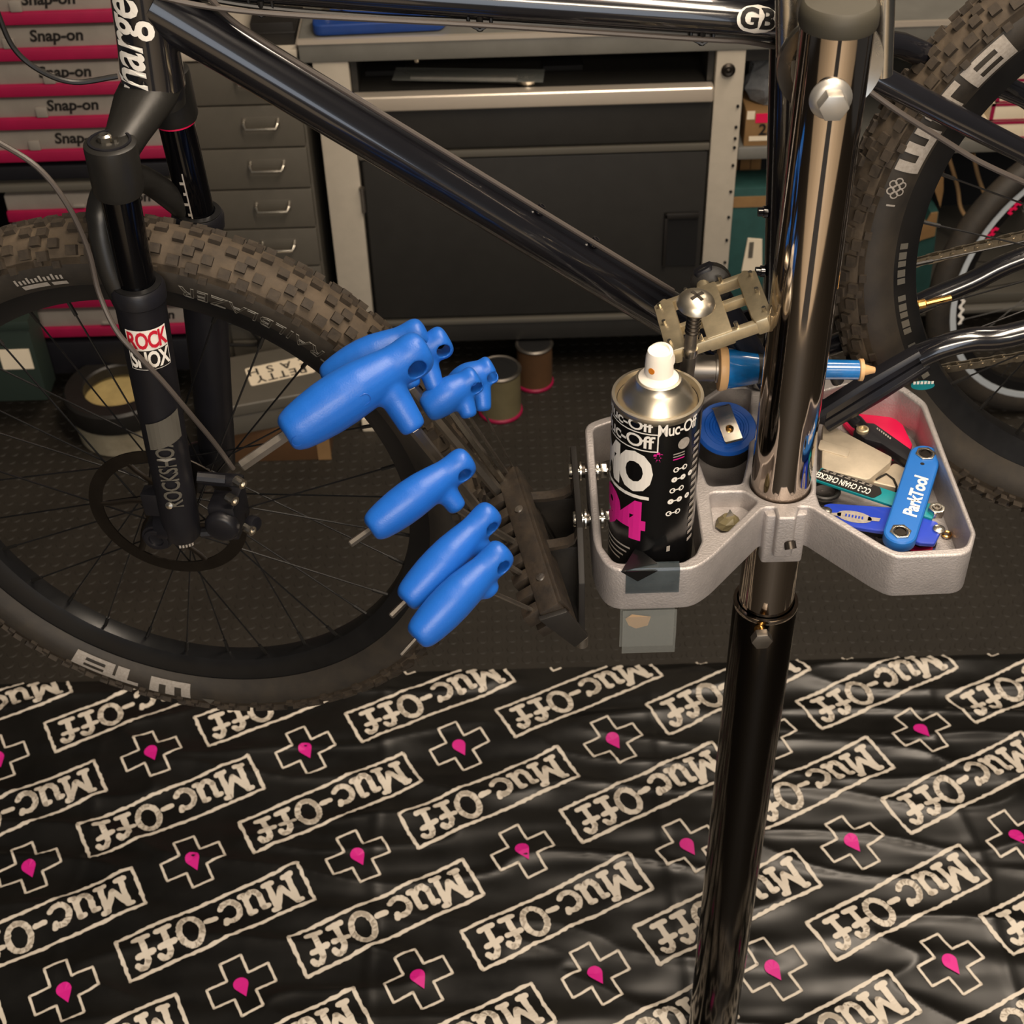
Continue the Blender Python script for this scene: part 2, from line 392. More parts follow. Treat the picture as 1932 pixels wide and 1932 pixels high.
for j in range(-1, 5):
    for i in range(-6, 7):
        cxy = V((-0.103 + 0.2664 * i + 0.104 * j - (0.2664 if j > 2 else 0), 1.676 - 0.2257 * j))
        if abs(cxy.x) > 1.35: continue
        w, a = 0.0170, 0.0490
        cr = [(-w, a), (w, a), (w, w), (a, w), (a, -w), (w, -w), (w, -a), (-w, -a), (-w, -w), (-a, -w), (-a, w), (-w, w)]
        ribbon(prn, cr, 0.0040, cxy, 0.12, True)
        tear = [(0.0, 0.021)] + [(0.0115 * math.cos(math.radians(t)), -0.003 + 0.0115 * math.sin(math.radians(t))) for t in range(30, -211, -20)][::1]
        pts = [cxy + TX * p[0] + TY * p[1] for p in tear]
        for k in range(1, len(pts) - 1): lay(drp, [cxy, pts[k], pts[k + 1]], 0.0016)
        lay(drp, [cxy, pts[-1], pts[0]], 0.0016); lay(drp, [cxy, pts[0], pts[1]], 0.0016)
        lc = cxy + V((0.052, -0.113)); L2, H2 = 0.150, 0.0375
        ribbon(prn, [(-L2, -H2), (L2, -H2), (L2, H2), (-L2, H2)], 0.0058, lc, 0.28, True)
        for gx, strokes in GLY:
            for s_ in strokes: ribbon(prn, [((gx + px - 2.74) * SXX, (py - 0.48) * SYY) for px, py in s_], 0.0098, lc, 0.10)
obj('white_print', prn, 'cream_print', sheet, sm=0, fixn=False, kind='stuff', label='cream white slanted logo print')
obj('drop_print', drp, 'pink', sheet, sm=0, fixn=False, kind='stuff', label='magenta drop print inside the crosses')

# ================================================================== background furniture (front plane of the bench run)
BY = 2.75
def bz(x, y, Y=BY): return onY(x, y, Y)
# ---- workbench
wb = thing('workbench', (0.1, 2.75, 0), 'galvanised topped workbench with cream steel legs behind the bicycle', 'workbench')
obj('worktop', MB().span((-0.385, BY, 0.777), (1.25, 3.42, 0.822)), 'galv', wb, bev=0.004)
obj('apron_lip', MB().span((-0.385, BY - 0.004, 0.816), (1.25, BY + 0.004, 0.826)), 'alu_bar', wb)
legs = {}
for x0, x1 in ((-0.362, -0.292), (0.425, 0.482)):
    l = obj('leg', MB().span((x0, BY + 0.004, 0), (x1, BY + 0.05, 0.777)), 'post', wb, bev=0.003); legs[x0] = l
    obj('leg', MB().span((x0, BY + 0.58, 0), (x1, BY + 0.63, 0.777)), 'post', wb, bev=0.003)
for k, z in enumerate((0.66, 0.615, 0.59, 0.57, 0.53, 0.47, 0.41, 0.355, 0.30, 0.265, 0.25, 0.23, 0.19, 0.15, 0.11)): obj('fixing_hole', MB().cyl((0.474, BY + 0.0046, z), (0.474, BY + 0.0010, z), 0.0032, n=8), 'void', legs[0.425])
obj('leg_bolt', MB().lathe(bz(1374, 132), (0, -1, 0), [(0.014, 0), (0.014, 0.003), (0.009, 0.006), (0.005, 0.005), (0.0, 0.007)], 14), 'steel_dark', wb)
obj('worktop_bolt', MB().lathe((-0.16, BY + 0.02, 0.777), (0, 0, -1), [(0.006, 0), (0.004, 0.012), (0.0, 0.014)], 10), 'steel', wb)
# ---- cabinet hung under it
tc = thing('tool_cabinet', (0.06, 2.76, 0.118), 'charcoal steel cabinet with long silver drawer rail under the workbench', 'cabinet')
X0, X1 = -0.290, 0.423
cb = MB().span((X0, BY + 0.03, 0.118), (X1, BY + 0.55, 0.66)); obj('body', cb, 'cab_dark', tc, bev=0.003)
obj('drawer_tray', MB().span((X0, BY + 0.02, 0.692), (X1, BY + 0.5, 0.70)).span((X0, BY + 0.46, 0.70), (X1, BY + 0.50, 0.775)).span((X0, BY + 0.02, 0.70), (X0 + 0.012, BY + 0.46, 0.775)).span((X1 - 0.012, BY + 0.02, 0.70), (X1, BY + 0.46, 0.775)), 'cab_dark', tc)
for xa in (X0 + 0.02, 0.09): obj('tray_divider', MB().span((xa, BY + 0.10, 0.702), (xa + 0.08, BY + 0.3, 0.712)), 'void', tc)
obj('drawer_rail', MB().span((X0, BY - 0.012, 0.676), (X1, BY + 0.018, 0.708)), 'alu_bar', tc, bev=0.006, segs=3)
obj('drawer_front', MB().span((X0, BY + 0.004, 0.586), (X1, BY + 0.03, 0.674)), 'cab_dark', tc, bev=0.003)
obj('edge_strip', MB().span((X0, BY + 0.002, 0.566), (X1, BY + 0.03, 0.580)), 'cab_trim', tc, bev=0.002)
dr = obj('door', MB().span((X0 + 0.006, BY + 0.004, 0.182), (X1 - 0.002, BY + 0.028, 0.563)), 'cab_dark', tc, bev=0.004)
p0, p1 = bz(1254, 402), bz(1312, 500)
ph = MB().span((p0.x, BY - 0.0005, p1.z), (p1.x, BY + 0.0035, p0.z)); obj('pull_recess', ph, 'void', dr)
obj('pull_lip', MB().span((p0.x, BY - 0.006, p0.z - 0.012), (p1.x, BY + 0.003, p0.z)).span((p0.x, BY - 0.006, p1.z), (p0.x + 0.007, BY + 0.003, p0.z)), 'black_plastic', dr, bev=0.002)
obj('hinge', MB().cyl((X0 + 0.001, BY - 0.001, 0.50), (X0 + 0.001, BY - 0.001, 0.45), 0.0045, n=10).cyl((X0 + 0.001, BY - 0.001, 0.507), (X0 + 0.001, BY - 0.001, 0.5), 0.006, n=10), 'steel_dull', dr)
obj('plinth_rail', MB().span((X0, BY, 0.118), (X1, BY + 0.03, 0.166)), 'cab_dark', tc, bev=0.003)
obj('edge_strip', MB().span((X0, BY - 0.003, 0.164), (X1, BY + 0.03, 0.174)), 'cab_trim', tc, bev=0.002)
# ---- spanner in its clear sleeve, lying in the open drawer
a, c = onZ(775, 147, 0.712), onZ(995, 150, 0.712)
d = (c - a).normalized(); s_ = V((-d.y, d.x, 0))
sp = thing('spanner', (a + c) / 2, 'chrome spanner in a clear sleeve lying in the open cabinet drawer', 'spanner')
obj('shank', MB().tube([a, a.lerp(c, 0.5), c - d * 0.02], [0.006, 0.007, 0.009], 8), 'steel_dull', sp)
jw = [c + d * (0.024 * math.cos(math.radians(t))) + s_ * (0.020 * math.sin(math.radians(t))) for t in range(50, 330, 20)] + [c + d * (0.010 * math.cos(math.radians(t))) + s_ * (0.009 * math.sin(math.radians(t))) for t in range(310, 40, -20)]
obj('jaw', MB().prism([p + V((0, 0, -0.004)) for p in jw], (0, 0, 0.008)), 'steel', sp)
obj('sleeve', MB().box((a + c) / 2 + V((0, 0, 0.008)), (0.30, 0.055, 0.002), (d, s_, V((0, 0, 1)))), 'tape_clear', sp)
# ---- things on the bench
vb = thing('clamp_base', bz(715, 50), 'blue painted casting with bolted lugs lying on the workbench edge', 'tool')
vo = onZ(718, 52, 0.824); vx = V((1, 0, 0)); vy = V((0, 1, 0))
obj('casting', MB().prism(flat(rounded([(-0.128, -0.035), (0.12, -0.025), (0.132, 0.01), (0.125, 0.06), (-0.10, 0.06), (-0.132, 0.02)], 0.02), vo, vx, vy), (0, 0, 0.022)), 'blue_vice', vb, bev=0.005, segs=3)
obj('raised_pad', MB().prism(flat(rounded([(-0.07, 0.0), (0.06, 0.0), (0.07, 0.05), (-0.08, 0.05)], 0.015), vo + V((0, 0, 0.022)), vx, vy), (0, 0, 0.014)), 'blue_vice', vb, bev=0.004)
for px in (-0.104, 0.10):
    obj('lug_bolt', MB().lathe(vo + V((px, 0.012, 0.022)), (0, 0, 1), [(0.016, 0), (0.016, 0.003), (0.009, 0.004), (0.009, 0.012), (0, 0.013)], 14), 'steel', vb)
# ---- grey multi-drawer cabinet
gx0, gx1, gz1 = -0.625, -0.389, 0.79
gc = thing('drawer_cabinet', (-0.49, 2.75, 0), 'tall dark grey steel drawer tower with chrome handles beside the workbench', 'cabinet')
obj('body', MB().span((gx0, BY + 0.016, 0.0), (gx1, BY + 0.42, gz1)), 'grey_cab', gc, bev=0.003)
obj('top_ledge', MB().span((gx0, BY - 0.004, gz1), (gx1, BY + 0.42, gz1 + 0.016)), 'post', gc, bev=0.002)
gzs = [gz1 - 0.004 - 0.0925 * k for k in range(9)]
drw0 = None
for k in range(8):
    zt, zb = gzs[k] - 0.002, gzs[k + 1] + 0.002
    if drw0 is None:
        drw0 = obj('drawer', MB().span((gx0 + 0.016, BY, zb), (gx1 - 0.004, BY + 0.018, zt)), 'grey_cab', gc, bev=0.0025)
        hz = zt - 0.040; hx = -0.476
        hm = MB().tube([V((hx - 0.034, BY, hz + 0.012)), V((hx - 0.034, BY - 0.014, hz + 0.008)), V((hx - 0.03, BY - 0.020, hz)), V((hx + 0.03, BY - 0.020, hz)), V((hx + 0.034, BY - 0.014, hz + 0.008)), V((hx + 0.034, BY, hz + 0.012))], 0.0036, 8)
        hnd0 = obj('handle', hm, 'steel', drw0)
        cup0 = obj('handle_plate', MB().span((hx - 0.038, BY - 0.0015, hz - 0.006), (hx + 0.038, BY, hz + 0.018)), 'grey_cab', drw0, bev=0.0006)
    else:
        d2 = part_copy(drw0, gc, drw0.location + V((0, 0, -0.0925 * k))); part_copy(hnd0, d2); part_copy(cup0, d2)
# ---- black case on the drawer tower
bc = tag(obj('black_case', MB().span((-0.475, BY + 0.02, gz1 + 0.017), (-0.392, BY + 0.22, gz1 + 0.062)).span((-0.478, BY + 0.018, gz1 + 0.040), (-0.389, BY + 0.222, gz1 + 0.044)), 'black_plastic', None, bev=0.004), 'small black plastic case on top of the grey drawer tower', 'case')
# ---- organiser rack with transparent cases
RX0, RX1, RY = -1.10, -0.652, 2.70
rk = thing('organiser_rack', (-0.86, 2.7, 0.0), 'black steel rack holding magenta fronted organiser cases at the left', 'rack')
for sx in (RX0 - 0.02, RX1):
    obj('upright', MB().span((sx, RY + 0.02, 0.10), (sx + 0.018, RY + 0.34, 0.60)), 'matte_black', rk)
obj('shelf', MB().span((RX0 - 0.02, RY, 0.572), (RX1 + 0.018, RY + 0.34, 0.602)), 'matte_black', rk, bev=0.003)
obj('shelf', MB().span((RX0 - 0.02, RY - 0.004, 0.548), (RX1 + 0.018, RY + 0.34, 0.562)), 'cab_trim', rk, bev=0.002)
obj('base', MB().span((RX0 - 0.02, RY - 0.004, 0.10), (RX1 + 0.018, RY + 0.34, 0.182)), 'matte_black', rk, bev=0.004)
proto = None
cases = [(0.613, 0.674), (0.682, 0.742), (0.750, 0.812), (0.822, 0.883), (0.892, 0.953), (0.480, 0.536), (0.410, 0.470), (0.340, 0.400), (0.270, 0.330), (0.196, 0.256)]
lab = ['lowest magenta case of the upper stack of transparent organisers, just above the black shelf', 'second from bottom transparent organiser of the upper stack', 'third from bottom transparent organiser, where the thin cable crosses the stack', 'fourth from bottom transparent organiser of the upper stack', 'topmost transparent organiser of the upper stack, cut by the picture edge',
       'transparent organiser just under the black shelf, above the front tyre', 'organiser hidden mostly by the tyre, second under the shelf', 'organiser hidden mostly by the tyre, third under the shelf', 'magenta edged organiser seen through the front wheel, second above the rack base', 'lowest magenta edged organiser in the rack, seen through the front wheel just above its base']
for k, (z0, z1) in enumerate(cases):
    up = k < 5; xl = RX0 if up else RX0 + 0.09; o = V((0, 0, z0 - 0.613))
    ct = thing('organiser_case', (-0.86, RY, z0), lab[k], 'organiser', 'transparent organiser cases in the rack')
    sh = z1 - z0
    obj('lid', MB().span((xl, RY + 0.006, z0 + 0.020), (RX1 - 0.004, RY + 0.30, z1)), 'clear', ct, bev=0.004)
    obj('front_strip', MB().span((xl, RY - 0.004, z0), (RX1 - 0.004, RY + 0.30, z0 + 0.023)), 'pink_plastic', ct, bev=0.003)
    rr = random.Random(k)
    cn = MB()
    for q in range(5):
        cx_ = xl + 0.05 + q * 0.085 + rr.uniform(-0.02, 0.02); ww = rr.uniform(0.02, 0.045)
        cn.span((cx_ - ww / 2, RY + 0.0085, z0 + 0.024), (cx_ + ww / 2, RY + 0.03, z0 + 0.024 + rr.uniform(0.012, 0.03)))
    obj('contents', cn, 'beige', ct, kind='stuff')
    obj('latch', MB().span((-0.872, RY - 0.002, z0 + 0.028), (-0.848, RY + 0.008, z0 + 0.034)) if not up else MB().span((-0.93 + 0.03 * (k % 3), RY - 0.002, z0 + 0.024), (-0.908 + 0.03 * (k % 3), RY + 0.008, z0 + 0.044)), 'clear', ct, bev=0.002)
    lm = MB(); put(lm, letters('Snap-on', 0.031, bold=0.035, shear=0.15), planar((-0.829 if up else -0.765, RY + 0.0052, z0 + 0.044), (1, 0, 0), (0, 0, 1)))
    obj('lettering', lm, 'ink', ct, sm=0, fixn=False)
# ---- dark green crate at the left edge
gbx = thing('green_crate', (-1.12, 2.62, 0), 'dark green crate with cream labels at the far left behind the front wheel', 'crate')
obj('body', MB().span((-1.24, 2.60, 0.10), (-0.995, 2.68, 0.30)).span((-1.24, 2.595, 0.285), (-0.99, 2.60, 0.305)), 'green_crate', gbx, bev=0.003)
for x0, x1 in ((-1.14, -1.085), (-1.07, -1.005)): obj('paper_label', MB().span((x0, 2.5975, 0.185), (x1, 2.5995, 0.235)), 'label', gbx)
# ---- right-hand shelving
SY, SZ = 2.80, 0.545
su = thing('shelf_unit', (0.85, 2.85, 0), 'grey steel shelf beyond the rear wheel carrying small boxes', 'shelf')
obj('shelf_board', MB().span((0.49, SY, SZ - 0.028), (1.3, SY + 0.5, SZ)), 'galv', su, bev=0.003)
obj('shelf_board', MB().span((0.49, SY + 0.06, 0.10), (1.3, SY + 0.5, 0.13)), 'cab_trim', su, bev=0.003)
for x in (0.487, 1.28): obj('upright', MB().span((x, SY + 0.42, 0), (x + 0.03, SY + 0.46, 0.777)), 'post', su)
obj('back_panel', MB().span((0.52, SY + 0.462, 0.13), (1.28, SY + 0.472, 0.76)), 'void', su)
obj('top_bracket', MB().span((0.486, BY + 0.03, 0.742), (0.60, BY + 0.06, 0.776)), 'cab_dark', su)
p0, p1 = onY(1408, 222, SY), onY(1470, 285, SY)
bx = thing('parts_box', (p0.x + 0.03, SY, SZ), 'small beige cardboard box with a magenta sticker and handwritten 25 on the shelf', 'box')
obj('carton', MB().span((p0.x, SY + 0.005, SZ), (p0.x + 0.10, SY + 0.1, SZ + 0.078)), 'cardboard', bx, bev=0.002)
obj('sticker', MB().span((p0.x + 0.02, SY + 0.0035, SZ + 0.052), (p0.x + 0.075, SY + 0.005, SZ + 0.072)), 'pink_bright', bx)
obj('paper_band', MB().span((p0.x + 0.002, SY + 0.004, SZ + 0.060), (p0.x + 0.018, SY + 0.005, SZ + 0.078)).span((p0.x + 0.01, SY + 0.004, SZ + 0.012), (p0.x + 0.09, SY + 0.005, SZ + 0.022)), 'label', bx)
t_ = MB(); put(t_, letters('25', 0.034, bold=0.02), planar((p0.x + 0.045, SY + 0.003, SZ + 0.036), (1, 0, 0), (0, 0, 1))); obj('handwriting', t_, 'ink', bx, sm=0, fixn=False)
bg = MB(); c0 = V((p0.x + 0.045, SY + 0.05, SZ + 0.135)); rings = []
for i in range(7):
    zz = SZ + 0.082 + 0.105 * i / 6; rr = random.Random(i + 40); R_ = 0.045 * math.sin(PI * (0.25 + 0.6 * i / 6))
    rings.append([V((c0.x + R_ * math.cos(k * PI / 7) * (1 + rr.uniform(-.25, .2)), c0.y + 0.8 * R_ * math.sin(k * PI / 7) * (1 + rr.uniform(-.25, .2)), zz + rr.uniform(-.006, .006))) for k in range(14)])
tag(obj('plastic_bag', bg.loft(rings), 'bag', None, sm=0), 'crumpled clear plastic bag on the beige box beside the bench leg', 'bag')
for k, (xa, ya, xb, yb, lb) in enumerate(((1772, 216, 1808, 262, 'white and magenta carton at the left end of the shelf row by the seat stay'), (1812, 205, 1862, 235, 'white and magenta carton in the upper layer, left of two'), (1842, 238, 1950, 268, 'white and magenta carton in the lower layer at the right edge'), (1866, 205, 1960, 235, 'white and magenta carton in the upper layer at the right picture edge'), (1880, 150, 1960, 190, 'white carton with magenta top band leaning above the others'))):
    q0, q1 = onY(xa, yb, SY), onY(xb, ya, SY)
    z0 = [SZ, SZ + 0.040, SZ, SZ + 0.040, SZ + 0.080][k]; z1 = [SZ + 0.052, SZ + 0.078, SZ + 0.038, SZ + 0.078, SZ + 0.130][k]
    w_ = q1.x - q0.x
    if k == 1: q0.x = q0.x
    c_ = thing('carton', ((q0.x + q1.x) / 2, SY, z0), lb, 'box', 'white and magenta cartons on the shelf')
    obj('carton_body', MB().span((q0.x, SY + 0.006, z0), (q1.x - 0.003, SY + 0.14, z1)), 'label', c_, bev=0.0015)
    obj('magenta_band', MB().span((q0.x, SY + 0.0048, z0), (q0.x + 0.008, SY + 0.006, z1)).span((q0.x, SY + 0.0048, z1 - 0.006), (q1.x - 0.003, SY + 0.006, z1)).span((q0.x, SY + 0.0048, z0), (q1.x - 0.003, SY + 0.006, z0 + 0.003)), 'pink_plastic', c_)
# below the shelf
cs = thing('cardboard_sheet', (0.51, 2.9, 0.13), 'pair of tall brown cardboard strips standing behind the bench leg', 'cardboard')
for x in (0.50, 0.528, 0.552): obj('strip', MB().span((x, SY + 0.12 + x * 0.1, 0.131), (x + 0.022, SY + 0.13 + x * 0.1, 0.512)), 'cardboard', cs)
tb = thing('teal_carton', (0.53, 2.82, 0.13), 'teal printed carton with a white barcode label behind the bench leg', 'box')
obj('carton_body', MB().span((0.47, SY + 0.02, 0.131), (0.575, SY + 0.1, 0.44)), 'teal_card', tb, bev=0.003)
obj('brown_band', MB().span((0.469, SY + 0.018, 0.395), (0.576, SY + 0.02, 0.42)), 'cardboard', tb)
q = [onY(1411, 450, SY + 0.016), onY(1438, 452, SY + 0.016), onY(1438, 515, SY + 0.016), onY(1399, 512, SY + 0.016)]
obj('barcode_label', MB().prism(q, (0, 0.003, 0)), 'label', tb)
t_ = MB()
for k in range(9): t_.span((q[0].x + 0.004, SY + 0.0145, q[0].z - 0.012 - k * 0.0045), (q[0].x + 0.014, SY + 0.0158, q[0].z - 0.0095 - k * 0.0045))
obj('print', t_, 'ink', tb)
tw = thing('torn_carton', (0.70, 2.86, 0.13), 'tall open teal carton with torn brown cardboard edges seen through the rear wheel', 'box')
q = [onY(x, y, SY + 0.04) for x, y in ((1712, 560), (1722, 410), (1738, 405), (1748, 418), (1756, 402), (1771, 400), (1752, 560))]
obj('carton_body', MB().prism(q, (0, 0.07, 0)), 'teal_card', tw)
q = [onY(x, y, SY + 0.036) for x, y in ((1716, 462), (1721, 412), (1738, 406), (1748, 419), (1757, 403), (1770, 401), (1764, 445), (1742, 452))]
obj('torn_edge', MB().prism(q, (0, 0.004, 0)), 'cardboard', tw)
q = [onY(x, y, SY + 0.055) for x, y in ((1754, 330), (1781, 285), (1780, 360), (1774, 392), (1764, 360))]
obj('torn_flap', MB().prism(q, (0, 0.004, 0)), 'cardboard', tw)
for k, pp in enumerate((((1788, 290), (1806, 350), (1812, 390), (1826, 415)), ((1836, 290), (1845, 330), (1858, 368)))):
    tag(obj('hose', MB().tube(spline([onY(x, y, SY + 0.2) for x, y in pp], 5), 0.0045, 8), 'tan'), ('long tan hose hanging under the shelf behind the spokes', 'short tan hose hanging under the shelf, right of the long one')[k], 'hose')
lb_ = thing('grey_pipe', onY(1890, 585, 2.7), 'grey metal bar lying across the lower shelf at right', 'bar')
obj('bar', MB().tube([onY(1735, 588, SY + 0.02), onY(1990, 575, SY + 0.02)], 0.011, 10), 'cab_trim', lb_)
# ---- second bicycle wheel standing on the floor
wc, wyaw = V((1.19, 2.60, 0.345)), 0.22
wn = V((math.sin(wyaw), -math.cos(wyaw), 0)); wh = V((math.cos(wyaw), math.sin(wyaw), 0)); wv = V((0, 0, 1))
sw = thing('spare_wheel', (1.19, 2.60, 0.0), 'spare wheel with silver and black rim standing at the right edge', 'wheel')
obj('tyre', MB().lathe(wc, wn, [(0.316 + 0.026 * math.cos(t * PI / 6) + 0.004, 0.024 * math.sin(t * PI / 6)) for t in range(12)], 72, closed=True), 'rubber_side', sw)
rm_ = obj('rim', MB().lathe(wc, wn, [(0.300, 0.012), (0.286, 0.014), (0.270, 0.010), (0.270, -0.010), (0.286, -0.014), (0.300, -0.012)], 72, closed=True), 'rim', sw)
obj('silver_flange', MB().lathe(wc, wn, [(0.313, 0.0130), (0.313, 0.017), (0.290, 0.017), (0.290, 0.0130)], 72, closed=True), 'silver_rim', sw)
wp = lambda R, t, off: wc + (wh * math.cos(t) + wv * math.sin(t)) * R + wn * off
for t0, n_ in ((math.radians(153), 5), (math.radians(140), 5)):
    dm = MB()
    for k in range(n_):
        tt = t0 - k * 0.022; rr = 0.281 + (0.004 if k % 2 else -0.002)
        dm.add([wp(rr + dx, tt + dy, 0.0155) for dx, dy in ((-0.006, -0.012), (0.005, -0.010), (0.006, 0.012), (-0.005, 0.010))], [(0, 1, 2, 3)])
    obj('magenta_decal', dm, 'pink_bright', sw, sm=0, fixn=False)
dm = MB()
for k in range(26):
    tt = math.radians(171) + k * 0.0155; z1_ = 0.278 + 0.0035 * math.sin(k * 1.3)
    dm.add([wp(z1_ + 0.004, tt, 0.0155), wp(z1_ - 0.004, tt, 0.0155), wp(0.278 + 0.0035 * math.sin((k + 1) * 1.3) - 0.004, tt + 0.0155, 0.0155), wp(0.278 + 0.0035 * math.sin((k + 1) * 1.3) + 0.004, tt + 0.0155, 0.0155)], [(0, 1, 2, 3)])
obj('white_decal', dm, 'white', sw, sm=0, fixn=False)
obj('hub', MB().cyl(wc - wn * 0.05, wc + wn * 0.05, 0.02), 'matte_black', sw)
s0 = None
for k in range(24):
    t = 2 * PI * k / 24; s_ = MB().cyl(wc + wn * (0.03 if k % 2 else -0.03) + (wh * math.cos(t + .9 * (1 if k % 4 < 2 else -1)) + wv * math.sin(t + .9 * (1 if k % 4 < 2 else -1))) * 0.022, wp(0.271, t, 0), 0.0011, n=6)
    obj('spoke', s_, 'hose', sw)

# ---- things on the floor under the bench
bk = thing('tub', onZ(255, 760, 0), 'round cream tub with a black rim on the floor behind the front wheel', 'tub')
kc = onZ(257, 800, 0.0); kc = V((-0.845, 2.62, 0))
obj('wall_body', MB().lathe(kc, (0, 0, 1), [(0.098, 0.0), (0.103, 0.004), (0.112, 0.085), (0.113, 0.100), (0.098, 0.100), (0.092, 0.05), (0.0, 0.045)], 48), 'tub', bk)
obj('black_rim', MB().lathe(kc, (0, 0, 1), [(0.1145, 0.070), (0.117, 0.074), (0.117, 0.116), (0.112, 0.122), (0.078, 0.122), (0.074, 0.118), (0.074, 0.096), (0.1135, 0.096)], 48, closed=True), 'black_plastic', bk)
obj('paste', MB().lathe(kc, (0, 0, 1), [(0.090, 0.084), (0.06, 0.087), (0.0, 0.086)], 40), 'glue', bk)
cbx = thing('cardboard_carton', (-0.46, 2.5, 0), 'dark brown cardboard carton on the floor under the petty cash tin', 'box')
obj('carton_body', MB().span((-0.66, 2.49, 0.0), (-0.385, 2.68, 0.088)), 'cardboard_dark', cbx, bev=0.003)
obj('corner_edge', MB().span((-0.412, 2.488, 0.002), (-0.384, 2.491, 0.084)), 'cardboard', cbx)
pc = thing('cash_box', (-0.47, 2.52, 0.088), 'grey steel cash box with an upside down petty cash label', 'box')
A0, A1 = onZ(400, 772, 0.165), onZ(640, 728, 0.165)
ux = (A1 - A0).normalized(); uy = V((-ux.y, ux.x, 0)); cen = (A0 + A1) / 2 + uy * 0.085
ax = (ux, uy, V((0, 0, 1)))
obj('lower_body', MB().box(cen + V((0, 0, 0.1135 - 0.165)), (0.272, 0.176, 0.048), ax), 'grey_cab', pc, bev=0.004)
obj('lid', MB().box(cen + V((0, 0, 0.152 - 0.165)), (0.280, 0.182, 0.028), ax), 'grey_cab', pc, bev=0.006, segs=3)
lc = [onZ(x, y, 0.1668) for x, y in ((455, 688), (590, 662), (607, 705), (460, 741))]
lcen = sum(lc, V((0, 0, 0))) / 4; lu = ((lc[1] - lc[0]) + (lc[2] - lc[3])).normalized(); lv = V((-lu.y, lu.x, 0)); lw, lh = 0.140, 0.067
obj('paper_label', MB().prism(flat(rounded([(-lw / 2, -lh / 2), (lw / 2, -lh / 2), (lw / 2, lh / 2), (-lw / 2, lh / 2)], 0.007), lcen - V((0, 0, 0.0012)), lu, lv), (0, 0, 0.0012)), 'label', pc)
t_ = MB(); put(t_, letters('PETTY\nC A S H', 0.035, bold=0.012, space=1.16, lead=0.84), planar(lcen + V((0, 0, 0.0004)), -lu, -lv)); obj('lettering', t_, 'ink', pc, sm=0, fixn=False)
bb = tag(obj('beige_block', MB().box(onZ(700, 792, 0.03) + V((0, 0.01, -0.012)), (0.042, 0.03, 0.036)), 'label', None, bev=0.005), 'small beige plastic block on the floor beside the brown carton', 'block')
cw = tag(obj('black_cable', MB().tube(spline([onY(x, y, 2.735) for x, y in ((352, 652), (420, 650), (485, 650), (478, 628), (455, 612), (400, 608), (350, 608))], 6), 0.004, 8), 'hose'), 'thin black cable looped in front of the grey drawer tower', 'cable')
def tin(px, py, r, h, nm, lb, mm, open_top=True):
    o = onZ(px, py, 0) + V((0, r, 0)); t = thing(nm, o, lb, 'tin')
    obj('wall_body', MB().lathe(o, (0, 0, 1), [(r, 0.002), (r, h - 0.004), (r - 0.003, h)], 40), mm, t)
    obj('top_bead', MB().lathe(o, (0, 0, 1), [(r + 0.001, h - 0.006), (r + 0.003, h - 0.002), (r, h + 0.002), (r - 0.006, h)], 40, closed=True), 'steel_dull', t)
    obj('lid', MB().lathe(o, (0, 0, 1), [(r - 0.004, h + 0.0005), (r * 0.62, h + 0.001), (r * 0.6, h - 0.004), (0, h - 0.004)], 40), 'void', t)
    obj('magenta_bead', MB().lathe(o, (0, 0, 1), [(r + 0.001, 0.0), (r + 0.0035, 0.003), (r + 0.0035, 0.007), (r + 0.001, 0.010)], 40), 'pink_plastic', t)
tin(945, 800, 0.046, 0.118, 'paint_tin', 'pale olive paint tin with a magenta bottom bead on the floor under the cabinet', 'tin')
tin(1010, 742, 0.040, 0.110, 'paint_tin', 'brownish paint tin with a magenta bottom bead, further back under the cabinet', 'cardboard_dark')
# ================================================================== the mountain bike held in the stand
BP, BN = V((-0.3703, 1.2644, 0.944)), V((0.0395, -1, 0)).normalized()
def bk_(x, y, off=0.0): return onP(x, y, BP + BN * off, BN)
def plane_axes(yaw, lean):
    h = V((math.cos(yaw), math.sin(yaw), 0)); nr = V((math.sin(yaw), -math.cos(yaw), 0))
    v = V((0, 0, 1)) * math.cos(lean) + nr * math.sin(lean); n = h.cross(v).normalized()
    if n.y > 0: n = -n
    return h, v, n
FC = V((-0.3703, 1.2644, 0.944)); FH, FV, FN = plane_axes(-0.157, 0.0257)
RC = V((0.6882, 1.3062, 1.1980)); RH, RV, RN = plane_axes(-0.0876, -0.0715)
bike = thing('mountain_bike', (0.16, 1.285, 0.60), 'black hardtail mountain bike with dusty knobbly tyres clamped in the repair stand', 'bicycle')
rev = lambda pr, c, n, k: MB().lathe(c, n, pr, k, closed=True)
RB, TA_ = 0.3123, 0.0330
def tyre_pt(c, h, v, n, t, phi, dr=0.0):
    R_ = RB + (TA_ + dr) * math.cos(phi); return c + (h * math.cos(t) + v * math.sin(t)) * R_ + n * ((TA_ + dr) * math.sin(phi))
